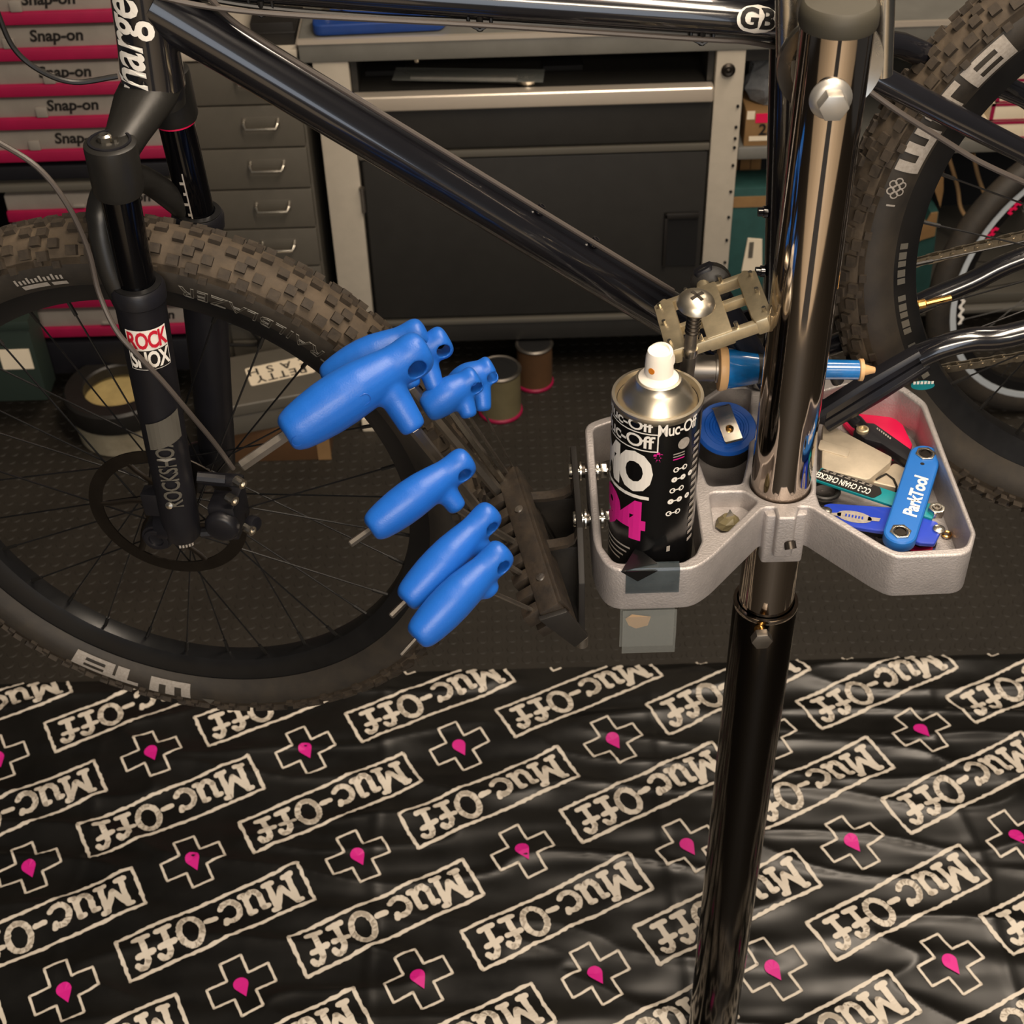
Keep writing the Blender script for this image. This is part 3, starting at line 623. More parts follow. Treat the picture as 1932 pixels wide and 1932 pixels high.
def wheel(c, h, v, n, phase, nm):
    prof = [(RB + TA_ * math.cos(math.radians(p)), TA_ * math.sin(math.radians(p)) if abs(p) < 112 else math.copysign(0.0205 + 0.010 * (138 - abs(p)) / 26, p)) for p in range(-138, 139, 12)]
    ty = obj('tyre', MB().lathe(c, n, [p for p, a in zip(prof, range(-138, 139, 12)) if abs(a) <= 78], 144, caps=False), 'rubber', bike, label=nm + ' tyre tread')
    ty.data.polygons.foreach_set('use_smooth', [True] * len(ty.data.polygons))
    for sg in (-1, 1): obj('sidewall', MB().lathe(c, n, [p for p, a in zip(prof, range(-138, 139, 12)) if a * sg >= 66], 144, caps=False), 'rubber_side', ty, sm=180)
    kb = MB(); N = 84
    for k in range(N):
        for phi, st_, ln, wd, hh in ((0, 0, 0.0115, 0.0075, 0.0042), (20, 0.5, 0.0105, 0.0085, 0.0042), (-20, 0.5, 0.0105, 0.0085, 0.0042), (40, 0.0, 0.010, 0.009, 0.0045), (-40, 0.0, 0.010, 0.009, 0.0045), (58, 0.5, 0.011, 0.0095, 0.0045), (-58, 0.5, 0.011, 0.0095, 0.0045), (73, 0.0, 0.008, 0.007, 0.003), (-73, 0.0, 0.008, 0.007, 0.003)):
            t = 2 * PI * (k + st_ + (0.12 if k % 2 else -0.12)) / N; f = math.radians(phi + (3 if k % 2 else -3))
            p = tyre_pt(c, h, v, n, t, f, hh * 0.3)
            rad = (h * math.cos(t) + v * math.sin(t)); up = rad * math.cos(f) + n * math.sin(f); tg = h * -math.sin(t) + v * math.cos(t)
            kb.box(p, (ln, wd, hh * 1.6), (tg, up.cross(tg), up))
    obj('tread_knobs', kb, 'knob', ty, sm=0, kind='stuff', fixn=False)
    obj('rim', rev([(0.2885, 0.0195), (0.2885, 0.0165), (0.282, 0.0165), (0.279, 0.0), (0.282, -0.0165), (0.2885, -0.0165), (0.2885, -0.0195), (0.272, -0.0150), (0.2635, -0.0105), (0.2622, 0), (0.2635, 0.0105), (0.272, 0.0150)], c, n, 128), 'rim', bike)
    obj('hub', MB().lathe(c, n, [(0.012, -0.058), (0.012, -0.034), (0.026, -0.031), (0.026, -0.027), (0.016, -0.022), (0.014, 0), (0.016, 0.022), (0.028, 0.027), (0.028, 0.031), (0.012, 0.036), (0.012, 0.058)], 28), 'matte_black', bike)
    for k in range(32):
        t = phase + 2 * PI * k / 32; sd = 1 if k % 2 else -1; cr = math.radians(66) * (1 if (k // 2) % 2 else -1)
        a = c + (h * math.cos(t + cr) + v * math.sin(t + cr)) * 0.0265 + n * (0.028 * sd); b = c + (h * math.cos(t) + v * math.sin(t)) * 0.2625 + n * (0.003 * sd)
        d = (b - a).normalized()
        sp = MB().cyl(a, b - d * 0.016, 0.00105, n=6)
        o = obj('spoke', sp, 'rim', bike, fixn=False)
        obj('nipple', MB().cyl(b - d * 0.018, b + d * 0.003, 0.0022, n=6), 'hose', o, fixn=False)
    return ty
def wang(px, py, c, h, v, n, off=0.03):
    p = onP(px, py, c + n * off, n) - c; return math.atan2(p.dot(v), p.dot(h)), (p - n * p.dot(n)).length
fty = wheel(FC, FH, FV, FN, 0.06, 'front'); rty = wheel(RC, RH, RV, RN, 0.11, 'rear')
# ---- tyre lettering: block letters, baseline towards the hub, reading clockwise
def on_tyre(c, h, v, n, t0, sgn=-1, lift=0.0007, phi0=100, up=1):
    # x: metres along the tread direction (clockwise for sgn -1), y: metres across the sidewall (outwards for up=1)
    def f(x, y):
        phi = math.radians(phi0) - up * y / TA_
        return tyre_pt(c, h, v, n, t0 + sgn * x / RB, phi, lift)
    return f
def cells(mb, fn, rects, st=0.004):
    for x0, y0, x1, y1 in rects:
        nx_, ny_ = max(1, int(abs(x1 - x0) / st) + 1), max(1, int(abs(y1 - y0) / st) + 1)
        vs = [fn(x0 + (x1 - x0) * i / nx_, y0 + (y1 - y0) * j / ny_) for j in range(ny_ + 1) for i in range(nx_ + 1)]
        mb.add(vs, [(j * (nx_ + 1) + i, j * (nx_ + 1) + i + 1, (j + 1) * (nx_ + 1) + i + 1, (j + 1) * (nx_ + 1) + i) for j in range(ny_) for i in range(nx_)])
def wtb(ty, c, h, v, n, pts, wl, hl, phi0):
    mb = MB()
    for ch, (px, py) in zip('WTB', pts):
        t, _ = wang(px, py, c, h, v, n); f = on_tyre(c, h, v, n, t, -1, 0.0008, phi0); w, q = wl / 2, hl
        if ch == 'W': R_ = [(-w, 0, w, q * .35), (-w, q * .35, -w * .55, q), (-w * .22, q * .35, w * .22, q), (w * .55, q * .35, w, q)]
        elif ch == 'T': R_ = [(-w * .30, 0, w * .30, q * .72), (-w * .85, q * .72, w * .85, q)]
        else: R_ = [(-w, 0, -w * .55, q), (w * .45, 0, w, q), (-w * .55, 0, w * .45, q * .22), (-w * .55, q * .42, w * .45, q * .60), (-w * .55, q * .80, w * .45, q)]
        cells(mb, f, R_)
    obj('lettering', mb, 'white_dim', ty, sm=0, fixn=False)
wtb(fty, FC, FH, FV, FN, ((322, 1296), (232, 1268), (180, 1246)), 0.052, 0.022, 122)
wtb(rty, RC, RH, RV, RN, ((1738, 284), (1792, 198), (1866, 116)), 0.050, 0.026, 126)
# small printed emblems
mb = MB(); t, _ = wang(1696, 354, RC, RH, RV, RN); f = on_tyre(RC, RH, RV, RN, t, -1, 0.0008, 112)
for k in range(7):
    a0 = k * 2 * PI / 6; cx_, cy_ = (0, 0.008) if k == 6 else (0.0075 * math.cos(a0), 0.008 + 0.0055 * math.sin(a0))
    for q in range(12):
        u0, u1 = 2 * PI * q / 12, 2 * PI * (q + 1) / 12
        mb.add([f(cx_ + R_ * math.cos(u), cy_ + R_ * math.sin(u)) for R_, u in ((0.0028, u0), (0.0042, u0), (0.0042, u1), (0.0028, u1))], [(0, 1, 2, 3)])
cells(mb, f, [(-0.020, 0.003, -0.018, 0.012)])
obj('emblem', mb, 'white_dim', rty, sm=0, fixn=False)
mb = MB(); t, _ = wang(77, 524, FC, FH, FV, FN); f = on_tyre(FC, FH, FV, FN, t, -1, 0.0008, 118)
cells(mb, f, [(-0.024, 0.0, 0.006, 0.006), (0.010, 0.0, 0.027, 0.005)])
for k in range(12): cells(mb, f, [(-0.028 + k * 0.0046, 0.008, -0.0255 + k * 0.0046, 0.013 + 0.002 * (k % 3 == 0))])
obj('emblem', mb, 'white_dim', fty, sm=0, fixn=False)
mb = MB(); t, _ = wang(392, 1303, FC, FH, FV, FN); f = on_tyre(FC, FH, FV, FN, t, -1, 0.0008, 92)
mb.add([f(-0.008, 0.002), f(0.008, 0.002), f(0.0, 0.014)], [(0, 1, 2)])
obj('emblem', mb, 'cab_trim', fty, sm=0, fixn=False)
def outline_letters(txt, size, depth):
    c = bpy.data.curves.new('lettering', 'FONT'); c.body = txt; c.fill_mode = 'NONE'; c.bevel_depth = depth / size; c.bevel_resolution = 0; c.align_x = 'CENTER'; c.align_y = 'CENTER'; c.resolution_u = 2; c.space_character = 1.1
    o = bpy.data.objects.new('lettering', c); me = bpy.data.meshes.new_from_object(o)
    r = ([(v.co.x * size, v.co.y * size, v.co.z * size) for v in me.vertices], [tuple(p.vertices) for p in me.polygons])
    bpy.data.objects.remove(o); bpy.data.curves.remove(c); bpy.data.meshes.remove(me); return r
L = outline_letters('TRAILBLAZER', 0.030, 0.0006)
t0, _ = wang(497, 602, FC, FH, FV, FN)
mb = MB(); mb.add([tyre_pt(FC, FH, FV, FN, t0 + x * 0.88 / RB, math.radians(112) + y / TA_ * 0.8, 0.0004 + max(0, z)) for x, y, z in L[0]], L[1])
obj('raised_lettering', mb, 'cab_trim', fty, sm=0, fixn=False)
# ---- frame
BBc = bk_(1468, 716)
HT0, HT1 = bk_(290, 158), bk_(254, -104)
obj('head_tube', MB().tube([HT0, HT0.lerp(HT1, 0.12), HT0.lerp(HT1, 0.3), HT1], [0.0285, 0.0280, 0.0270, 0.0265], 28), 'paint_black', bike)
obj('lower_headset_cup', MB().tube([HT0, HT0 + (HT0 - HT1).normalized() * 0.013], [0.0275, 0.0265], 28), 'matte_black', bike)
DT0 = bk_(285, 2)
obj('down_tube', MB().tube([DT0, DT0.lerp(BBc, 0.1), BBc], [0.026, 0.0238, 0.0226], 32), 'paint_black', bike)
obj('gusset', MB().prism([bk_(330, 95, 0.006), bk_(425, 132, 0.006), bk_(440, 110, 0.006), bk_(335, 40, 0.006)], -BN * 0.012), 'paint_black', bike, bev=0.003)
TT0, TT1 = bk_(262, -46), bk_(1468, 36, 0.009)
obj('top_tube', MB().tube([TT0, TT1], 0.0166, 28), 'paint_black', bike)
ST1 = bk_(1492, -60)
obj('seat_tube', MB().tube([BBc, ST1], 0.0172, 28), 'paint_black', bike)
obj('bottom_bracket_shell', MB().cyl(BBc - BN * 0.036, BBc + BN * 0.036, 0.0215, n=28), 'paint_black', bike, bev=0.002)
RDn, RDf = RC + RN * 0.066, RC - RN * 0.066
obj('seat_stay', MB().tube([bk_(1482, 52, 0.012), bk_(1560, 96, 0.034), bk_(1658, 147, 0.044), bk_(1795, 218, 0.052), bk_(1932, 287, 0.058), RDn + V((0, 0, 0.02))], [0.0125, 0.0122, 0.0118, 0.0112, 0.0104, 0.009], 20), 'paint_black', bike)
obj('seat_stay', MB().tube([bk_(1482, 52, -0.012), bk_(1700, 85, -0.046), bk_(1880, 158, -0.056), bk_(1935, 182, -0.06), RDf + V((0, 0, 0.02))], [0.0125, 0.012, 0.0115, 0.0108, 0.009], 20), 'paint_black', bike)
obj('stay_bridge', MB().cyl(bk_(1652, 96, -0.042), bk_(1652, 146, 0.042), 0.006, n=12), 'paint_black', bike)
NS = [bk_(1735, 672, 0.060), bk_(1775, 655, 0.062), bk_(1830, 641, 0.063), bk_(1932, 627, 0.065), RDn]
obj('chain_stay', MB().tube(spline(NS, 6), [0.0125] * 19 + [0.011] * 6, 20), 'paint_black', bike)
# ribbed forged yoke of the near chain stay
ya, yb = bk_(1548, 790, 0.060), bk_(1742, 671, 0.060); yd = (yb - ya).normalized(); yw = yd.cross(BN).normalized()
if yw.z < 0: yw = -yw
sec = [(-.0165, -.006), (-.0165, .008), (-.0105, .0105), (-.009, .0075), (-.0015, .0075), (-.0008, .0035), (.0008, .0035), (.0015, .0075), (.009, .0075), (.0105, .0105), (.0165, .008), (.0165, -.006)]
obj('chain_stay_yoke', MB().loft([[ya + yw * (p[0] * .92) + BN * p[1] for p in sec], [ya.lerp(yb, .5) + yw * p[0] + BN * p[1] for p in sec], [yb + yw * (p[0] * .85) + BN * p[1] for p in sec]]), 'matte_black', bike, bev=0.001, label='ribbed forged yoke of the near chain stay')
obj('yoke_root', MB().tube([BBc + BN * 0.03, bk_(1530, 770, 0.05), ya + yd * 0.01], [0.014, 0.0135, 0.013], 14), 'matte_black', bike)
FS = [BBc - BN * 0.03, bk_(1600, 640, -0.05), bk_(1735, 573, -0.056), bk_(1830, 533, -0.060), bk_(1932, 486, -0.064), RDf]
obj('chain_stay', MB().tube(spline(FS, 5), 0.0115, 18), 'paint_black', bike)
obj('valve', MB().tube([RC + (onP(1722, 578, RC, RN) - RC).normalized() * 0.262, RC + (onP(1722, 578, RC, RN) - RC).normalized() * 0.255, RC + (onP(1722, 578, RC, RN) - RC).normalized() * 0.254, RC + (onP(1722, 578, RC, RN) - RC).normalized() * 0.228], [0.0055, 0.0055, 0.0032, 0.0032], 10), 'brass', bike, label='brass tyre valve')
mb = MB()
for k in range(18):
    t_a, _ = wang(1722, 470, RC, RH, RV, RN); t_ = t_a + .036 * k
    if k % 6 == 5: continue
    w_a = .030 if k % 2 else .024
    rp_ = lambda R_, tt: RC + (RH * math.cos(tt) + RV * math.sin(tt)) * R_ + RN * (.0195 - (.2885 - R_) * .27 + .0006)
    mb.add([rp_(.2755, t_), rp_(.2835, t_), rp_(.2835, t_ + w_a), rp_(.2755, t_ + w_a)], [(0, 1, 2, 3)])
obj('rim_decal', mb, 'cab_trim', bike, sm=0, fixn=False)
# ---- chain, chainring, crank, pedal
obj('chainring', MB().lathe(BBc - BN * 0.047, BN, [(0.066, 0.0015), (0.066, -0.0015), (0.054, -0.0015), (0.054, 0.0015)], 48, closed=True), 'matte_black', bike)
ch = bpy.data.objects.new('chain', None); COL.objects.link(ch); ch.parent = bike
out = []
for n_ in range(10): t = -PI / 2 + PI * n_ / 9; out.append((0.00635 + 0.0042 * math.cos(t), 0.0042 * math.sin(t)))
for n_ in range(10): t = PI / 2 + PI * n_ / 9; out.append((-0.00635 + 0.0042 * math.cos(t), 0.0042 * math.sin(t)))
def link_mesh(w):
    m = MB()
    for s in (-1, 1): m.prism([V((x, s * w, z)) for x, z in out], (0, s * 0.0011, 0))
    for x in (-0.00635, 0.00635): m.cyl((x, -w - 0.0018, 0), (x, w + 0.0018, 0), 0.0024, n=8)
    me = bpy.data.meshes.new('chain_link'); me.from_pydata([tuple(p) for p in m.v], [], m.f); me.materials.append(M['chain']); return me
lm = [link_mesh(0.0016), link_mesh(0.0029)]
for (ax_, ay_), (bx_, by_) in (((1640, 517), (2010, 424)), ((1640, 716), (2010, 660))):
    a, b = bk_(ax_, ay_, -0.047), bk_(bx_, by_, -0.052); d = (b - a); n_ = int(d.length / 0.0127); d.normalize(); yv = -BN; zv = d.cross(yv).normalized(); yv = zv.cross(d)
    for k in range(n_):
        o = bpy.data.objects.new('chain_link', lm[k % 2]); COL.objects.link(o); o.parent = ch
        mt = Matrix((( d.x, yv.x, zv.x, 0), (d.y, yv.y, zv.y, 0), (d.z, yv.z, zv.z, 0), (0, 0, 0, 1))); mt.translation = a + d * (0.0127 * (k + .5)) - bike.location
        o.matrix_local = mt
EYE = bk_(1338, 528, 0.072)
ck0 = BBc + BN * 0.062
cw_ = (EYE - ck0).normalized(); cs_ = cw_.cross(BN).normalized()
obj('crank_arm', MB().loft([[ck0 + cw_ * (L_ - 0.0) + cs_ * (w_ * a_) + BN * (t_ * b_ + o_) for a_, b_ in ((-1, -1), (-1, .6), (-.6, 1), (.6, 1), (1, .6), (1, -1))] for L_, w_, t_, o_ in ((-0.018, 0.015, 0.008, 0), (0.0, 0.018, 0.010, 0), (0.05, 0.0125, 0.008, 0.004), ((EYE - ck0).length - 0.02, 0.0115, 0.0075, 0), ((EYE - ck0).length + 0.006, 0.0145, 0.0075, 0), ((EYE - ck0).length + 0.017, 0.009, 0.006, 0))]), 'matte_black', bike, bev=0.003)
obj('crank_boot', MB().lathe(EYE - cw_ * 0.004, (BN * 0.9 + cw_ * 0.3), [(0.016, -0.010), (0.020, -0.002), (0.0195, 0.010), (0.0135, 0.013), (0.0, 0.014)], 28), 'black_plastic', bike)
PCx = EYE + BN * 0.060 - V((0.006, 0, 0)); pe = (V((math.cos(math.radians(19)), 0, math.sin(math.radians(19)))) - BN * 0.06).normalized(); pn = (BN - pe * BN.dot(pe)).normalized(); pu = pe.cross(-pn).normalized()
if pu.z < 0: pu = -pu
PA = (pe, pn, pu)
def ploc(a, b, c): return PCx + pe * (a * .93) + pn * (b * .95) + pu * c
pd = obj('pedal', MB()
    .prism([ploc(*p) for p in ((-.054, -.036, -.008), (-.054, .040, -.008), (-.048, .046, -.008), (-.036, .046, -.008), (-.034, .036, -.008), (-.034, -.034, -.008), (-.042, -.044, -.008))], pu * 0.016)
    .prism([ploc(*p) for p in ((.054, -.036, -.008), (.054, .040, -.008), (.048, .046, -.008), (.036, .046, -.008), (.034, .036, -.008), (.034, -.034, -.008), (.042, -.044, -.008))], pu * 0.016)
    .box(ploc(0, -0.040, 0), (0.084, 0.007, 0.012), PA).box(ploc(0, 0.042, 0), (0.084, 0.007, 0.012), PA)
    .box(ploc(0, 0.0, -0.001), (0.024, 0.084, 0.016), PA).box(ploc(-0.022, 0.004, -0.001), (0.028, 0.007, 0.010), PA).box(ploc(0.022, -0.008, -0.001), (0.028, 0.007, 0.010), PA)
    .cyl(ploc(0, -0.040, 0), ploc(0, -0.066, 0), 0.007, n=12), 'gold', bike, bev=0.0018, label='champagne gold flat pedal')
for a, b in ((-.048, -.030), (-.048, 0), (-.048, .034), (.048, -.030), (.048, 0), (.048, .034), (-.018, -.040), (.018, -.040), (-.018, .042), (.018, .042)):
    obj('pedal_pin', MB().cyl(ploc(a, b, .005), ploc(a, b, .0125), 0.0019, n=8), 'steel', pd)
# ---- cables and bosses
def fk(x, y, off): return onP(x, y, FC + FN * off, FN)
obj('brake_hose', MB().tube(spline([fk(-20, 258, .075), fk(70, 315, .08), fk(128, 388, .08), fk(166, 470, .078), fk(186, 550, .082), fk(216, 618, .094), fk(252, 662, .098), fk(304, 716, .094), fk(350, 770, .086), fk(405, 836, .06), fk(440, 884, .045)], 7), 0.0026, 8), 'grey_hose', bike)
obj('cable', MB().tube(spline([bk_(-10, 10, .05), bk_(24, 88, .05), bk_(75, 133, .048), bk_(140, 155, .042), bk_(222, 144, .034)], 8), 0.0024, 8), 'hose', bike)
obj('cable', MB().tube(spline([bk_(290, -8, .024), bk_(400, 14, .024), bk_(560, 29, .022), bk_(900, 47, .018), bk_(1320, 74, .016), bk_(1400, 78, .014), bk_(1462, 88, .012)], 6), 0.0026, 8), 'grey_hose', bike)
obj('cable', MB().tube(spline([bk_(330, -14, .014), bk_(480, 12, .014), bk_(700, 30, .012), bk_(900, 40, .010), bk_(1325, 66, .006), bk_(1465, 74, .004)], 6), 0.0026, 8), 'hose', bike)
obj('cable', MB().tube(spline([bk_(395, -4, .024), bk_(440, 40, .020), bk_(520, 94, .014), bk_(700, 202, .012), bk_(1020, 397, .012), bk_(1122, 459, .012), bk_(1270, 549, .012)], 6), 0.0026, 8), 'grey_hose', bike)
obj('cable', MB().tube(spline([bk_(1640, 172, .052), bk_(1700, 214, .058), bk_(1780, 264, .062), bk_(1850, 306, .066), bk_(1950, 352, .07)], 6), 0.0028, 8), 'grey_hose', bike)
for x, y in ((492, 10), (905, 37), (1325, 64)):
    p = bk_(x, y, 0.014)
    obj('cable_guide', MB().tube([p + V((-.010, 0, .007)), p + V((-.010, 0, -.004)), p + V((0, -.003, -.008)), p + V((.010, 0, -.004)), p + V((.010, 0, .007))], 0.0018, 6).cyl(p + V((0, 0, .004)), p + V((0, 0, -.010)), 0.003, n=8), 'hose', bike)
ddir = (BBc - DT0).normalized(); dup = BN.cross(ddir); dup = dup if dup.z > 0 else -dup
for x, y in ((1020, 393), (1122, 455)):
    p = bk_(x, y, 0.004)
    obj('bottle_boss', MB().lathe(p - dup * 0.004, dup, [(0.0058, 0), (0.0058, 0.003), (0.0042, 0.0035), (0.0042, 0.0075), (0.002, 0.0078), (0.0015, 0.005), (0, 0.005)], 12), 'paint_black', bike)
for x, y in ((1436, 400), (1431, 512)):
    p = bk_(x, y, 0.002)
    obj('bottle_boss', MB().lathe(p + V((0.006, 0, 0)), (-1, 0, 0.03), [(0.006, 0), (0.006, 0.004), (0.0045, 0.0045), (0.0045, 0.009), (0, 0.009)], 12), 'paint_black', bike)
# ---- fork
SN0, SN1, LN1 = fk(207, 268, .063), fk(259, 540, .063), fk(346, 1012, .063)
SF0, SF1, LF1 = fk(309, 132, -.063), fk(373, 405, -.063), fk(412, 880, -.063)
for a, b, nm in ((SN0, SN1, 'near'), (SF0, SF1, 'far')):
    so = obj('stanchion', MB().tube([a, b + (b - a) * 0.1], 0.0172, 28), 'stanchion', bike)
    if nm == 'far':
        ax_ = (b - a).normalized(); fc_ = (V((-0.15, -1, 0)) - ax_ * V((-0.15, -1, 0)).dot(ax_)).normalized(); tn_ = ax_.cross(fc_)
        g = MB()
        L_ = (b - a).length
        cm = lambda s, an: a + ax_ * s + fc_ * (0.0174 * math.cos(an)) + tn_ * (0.0174 * math.sin(an))
        def strip(s0, s1, a0, a1): g.add([cm(s0, a0), cm(s0, a1), cm(s1, a1), cm(s1, a0)], [(0, 1, 2, 3)])
        strip(L_ * .64, L_ * .97, -.10, -.02)
        for k in range(4): strip(L_ * (.70 + .075 * k), L_ * (.72 + .075 * k), -.02, .22 if k % 2 == 0 else .14)
        obj('sag_print', g, 'white_dim', so, sm=0, fixn=False)
        obj('travel_ring', MB().lathe(a + ax_ * (L_ * 0.335), ax_, [(0.0172, -.0016), (0.0186, -.0014), (0.0186, .0014), (0.0172, .0016)], 28, closed=True), 'pink_bright', so, label='pink rubber travel ring')
def leg(a, b, nm):
    d = (b - a).normalized()
    o = obj('lower_leg', MB().tube([a - d * 0.004, a, a + d * 0.012, a + d * 0.014, a.lerp(b, 0.35), a.lerp(b, 0.75), b - d * 0.03, b - d * 0.006, b], [0.0235, 0.0258, 0.0258, 0.0238, 0.0228, 0.0208, 0.0205, 0.0195, 0.015], 30), 'matte_black', bike, label=nm + ' fork lower leg')
    obj('dust_seal', MB().lathe(a, -d, [(0.0235, 0), (0.0228, 0.005), (0.0176, 0.006), (0.0176, 0.001)], 30), 'rim', o)
    return o
ln_o, lf_o = leg(SN1, LN1, 'near'), leg(SF1, LF1, 'far')
CRc = bk_(292, 185)
def crown_ring(c, d, rx, rz, n=16):
    d = d.normalized(); u, w = frame_of(d, V((0, 0, 1)))
    return [c + u * (rz * math.cos(2 * PI * k / n)) + w * (rx * math.sin(2 * PI * k / n)) for k in range(n)]
n0, f0 = SN0 + (SN1 - SN0).normalized() * 0.018, SF0 + (SF1 - SF0).normalized() * 0.018
pth = [n0 + (n0 - CRc).normalized() * 0.004, n0.lerp(CRc, .35) + V((0, 0, .004)), n0.lerp(CRc, .75) + V((0, 0, .010)), CRc + V((0, 0, .012)), CRc.lerp(f0, .4) + V((0, 0, .010)), f0]
cm_ = MB().loft([crown_ring(p, (pth[min(i + 1, 5)] - pth[max(i - 1, 0)]), rx, rz) for i, (p, rx, rz) in enumerate(zip(pth, (.016, .020, .028, .029, .024, .018), (.016, .016, .017, .018, .018, .016)))])
for a, b in ((SN0, SN1), (SF0, SF1)):
    d = (b - a).normalized(); cm_.lathe(a, d, [(0.0195, -0.001), (0.0228, 0.001), (0.0232, 0.004), (0.0226, 0.045), (0.0205, 0.050)], 30)
cm_.cyl(CRc - V((0, 0, .004)), HT0, 0.027, n=28)
obj('fork_crown', cm_, 'fork_crown', bike)
for a, b, nm in ((SN0, SN1, 'near'), (SF0, SF1, 'far')):
    d = (b - a).normalized(); t_ = obj('fork_top_cap', MB().lathe(a, d, [(0.0188, -0.0005), (0.0188, -0.0022), (0.0165, -0.0022), (0.0165, 0.0025), (0.0, 0.0025)], 28), 'matte_black', bike)
    m = MB(); m.lathe(a + FH * -0.004 + d * 0.002, -d, [(0.0062, 0), (0.0062, 0.008), (0.0040, 0.0095), (0.0, 0.009)], 10); m.lathe(a + FH * 0.005 + d * 0.002, -d, [(0.0032, 0), (0.0032, 0.006), (0, 0.006)], 8)
    m.lathe(a + d * 0.002, -d, [(0.0095, 0), (0.0095, 0.002), (0.0075, 0.002), (0.0075, 0.0)], 20, closed=True)
    obj('adjuster', m, 'steel', t_)
obj('brake_arch', MB().tube(spline([fk(240, 575, .068), fk(206, 500, .066), fk(190, 410, .052), fk(212, 350, .022), fk(268, 338, -.020), fk(322, 372, -.048), fk(368, 412, -.066)], 6), [0.012] * 12 + [0.0135] * 13 + [0.0125] * 12, 14), 'fork_crown', bike)
# near lower-leg decals: sticker, grey lettering, grey flash
def cylmap(A, B, r, ang0, lift=0.0004, rB=None):
    ax_ = (B - A).normalized(); f_ = (CAM - (A + B) / 2); f_ = (f_ - ax_ * f_.dot(ax_)).normalized(); w_ = ax_.cross(f_); L_ = (B - A).length
    def fn(x, y, lf=lift):
        rr = (r + ((rB if rB else r) - r) * max(0, min(1, y / L_))) + lf
        an = x / r + ang0; return A + ax_ * y + f_ * (rr * math.cos(an)) + w_ * (rr * math.sin(an))
    return fn
Lg = (LN1 - SN1).length
lm_ = cylmap(LN1, SN1, 0.0218, 0.0, 0.0009, 0.0243)   # y grows up the leg; x positive to the right
def legxy(px, py):
    d = (SN1 - LN1).normalized(); p = fk(px, py, .063); return (p - LN1).dot(d)
yc = legxy(268, 634)
def sheetq(mb, fn, x0, y0, x1, y1, lf, nx_=10):
    vs = [fn(x0 + (x1 - x0) * i / nx_, y, lf) for y in (y0, y1) for i in range(nx_ + 1)]
    mb.add(vs, [(i, i + 1, nx_ + 2 + i, nx_ + 1 + i) for i in range(nx_)])
m = MB(); sheetq(m, lm_, -.0185, yc - .0225, .0185, yc + .0235, .0004); obj('sticker_border', m, 'white', ln_o, sm=0, fixn=False)
m = MB(); sheetq(m, lm_, -.0175, yc - .0215, .0175, yc + .0005, .0008); obj('sticker_field', m, 'ink', ln_o, sm=0, fixn=False)
m = MB(); put(m, letters('ROCK', 0.026, bold=0.03, cut=0.004, space=.92), lambda x, y: lm_(x * .50, yc + .0115 + y, .0012)); obj('red_lettering', m, 'red', ln_o, sm=0, fixn=False)
m = MB(); put(m, letters('SHOX', 0.026, bold=0.03, cut=0.004, space=.92), lambda x, y: lm_(x * .50, yc - .0108 + y, .0012)); obj('white_lettering', m, 'white', ln_o, sm=0, fixn=False)
y2 = legxy(318, 868)
m = MB(); put(m, letters('ROCKSHOX', 0.030, bold=0.015, cut=0.006, space=.9), lambda x, y: lm_(-y * .85 - .002, y2 + x * .62, .0004)); obj('grey_lettering', m, 'cab_trim', ln_o, sm=0, fixn=False)
m = MB(); ya_, yb_ = legxy(300, 815), legxy(296, 770)
for i in range(8):
    u0, u1 = -0.017 + .034 * i / 8, -0.017 + .034 * (i + 1) / 8
    k0, k1 = i / 8, (i + 1) / 8
    m.add([lm_(u0, ya_ + .012 * k0 - .006, .0004), lm_(u1, ya_ + .012 * k1 - .006, .0004), lm_(u1, yb_ + .014 * k1 - .004, .0004), lm_(u0, yb_ + .014 * k0 - .004, .0004)], [(0, 1, 2, 3)])
obj('grey_flash', m, 'cab_trim', ln_o, sm=0, fixn=False)
m = MB(); y3 = legxy(344, 1005)
for k in range(5): sheetq(m, lm_, -.006 + .0032 * k, y3 - .001, -.004 + .0032 * k, y3 + .003, .0012, 1)
obj('maker_mark', m, 'white_dim', ln_o, sm=0, fixn=False)
# head tube wordmark and top tube oval
hm_ = cylmap(HT0, HT1, 0.0285, -0.86, 0.0006, 0.0265)
m = MB(); put(m, letters('charge', 0.066, bold=0.016, shear=0.2, cut=0.008, space=.93), lambda x, y: hm_(-y * .82 + .002, .038 + x * .60)); obj('wordmark', m, 'white', bike, sm=0, fixn=False, label='bold white wordmark on the head tube')
m = MB()
for k in range(9):
    a0 = 2 * PI * k / 9; m.add([hm_(.004 + .011 * math.cos(a0), .108 + .012 * math.sin(a0)), hm_(.004 + .005 * math.cos(a0 + .35), .108 + .006 * math.sin(a0 + .35)), hm_(.004, .108)], [(0, 1, 2)])
sheetq(m, hm_, -.004, .108, .010, .150, .0006); obj('pink_motif', m, 'pink_bright', bike, sm=0, fixn=False)
tm_ = cylmap(TT0, TT1, 0.0166, 0.10, 0.0005)
s_t = (bk_(1416, 36) - TT0).dot((TT1 - TT0).normalized())
m = MB(); m.add([tm_(.0 - .0132 * math.sin(2 * PI * k / 24), s_t + .0182 * math.cos(2 * PI * k / 24)) for k in range(24)] + [tm_(0, s_t)], [(k, (k + 1) % 24, 24) for k in range(24)])
for R_ in (): pass
vs, fs = [], []
NR = 6
for j in range(-NR, NR + 1):
    hw = 0.0182 * math.sqrt(max(0, 1 - (j / NR) ** 2)); vs += [tm_(0.0132 * j / NR, s_t - hw, .0005), tm_(0.0132 * j / NR, s_t + hw, .0005)]
fs = [(2 * j, 2 * j + 1, 2 * j + 3, 2 * j + 2) for j in range(2 * NR)]
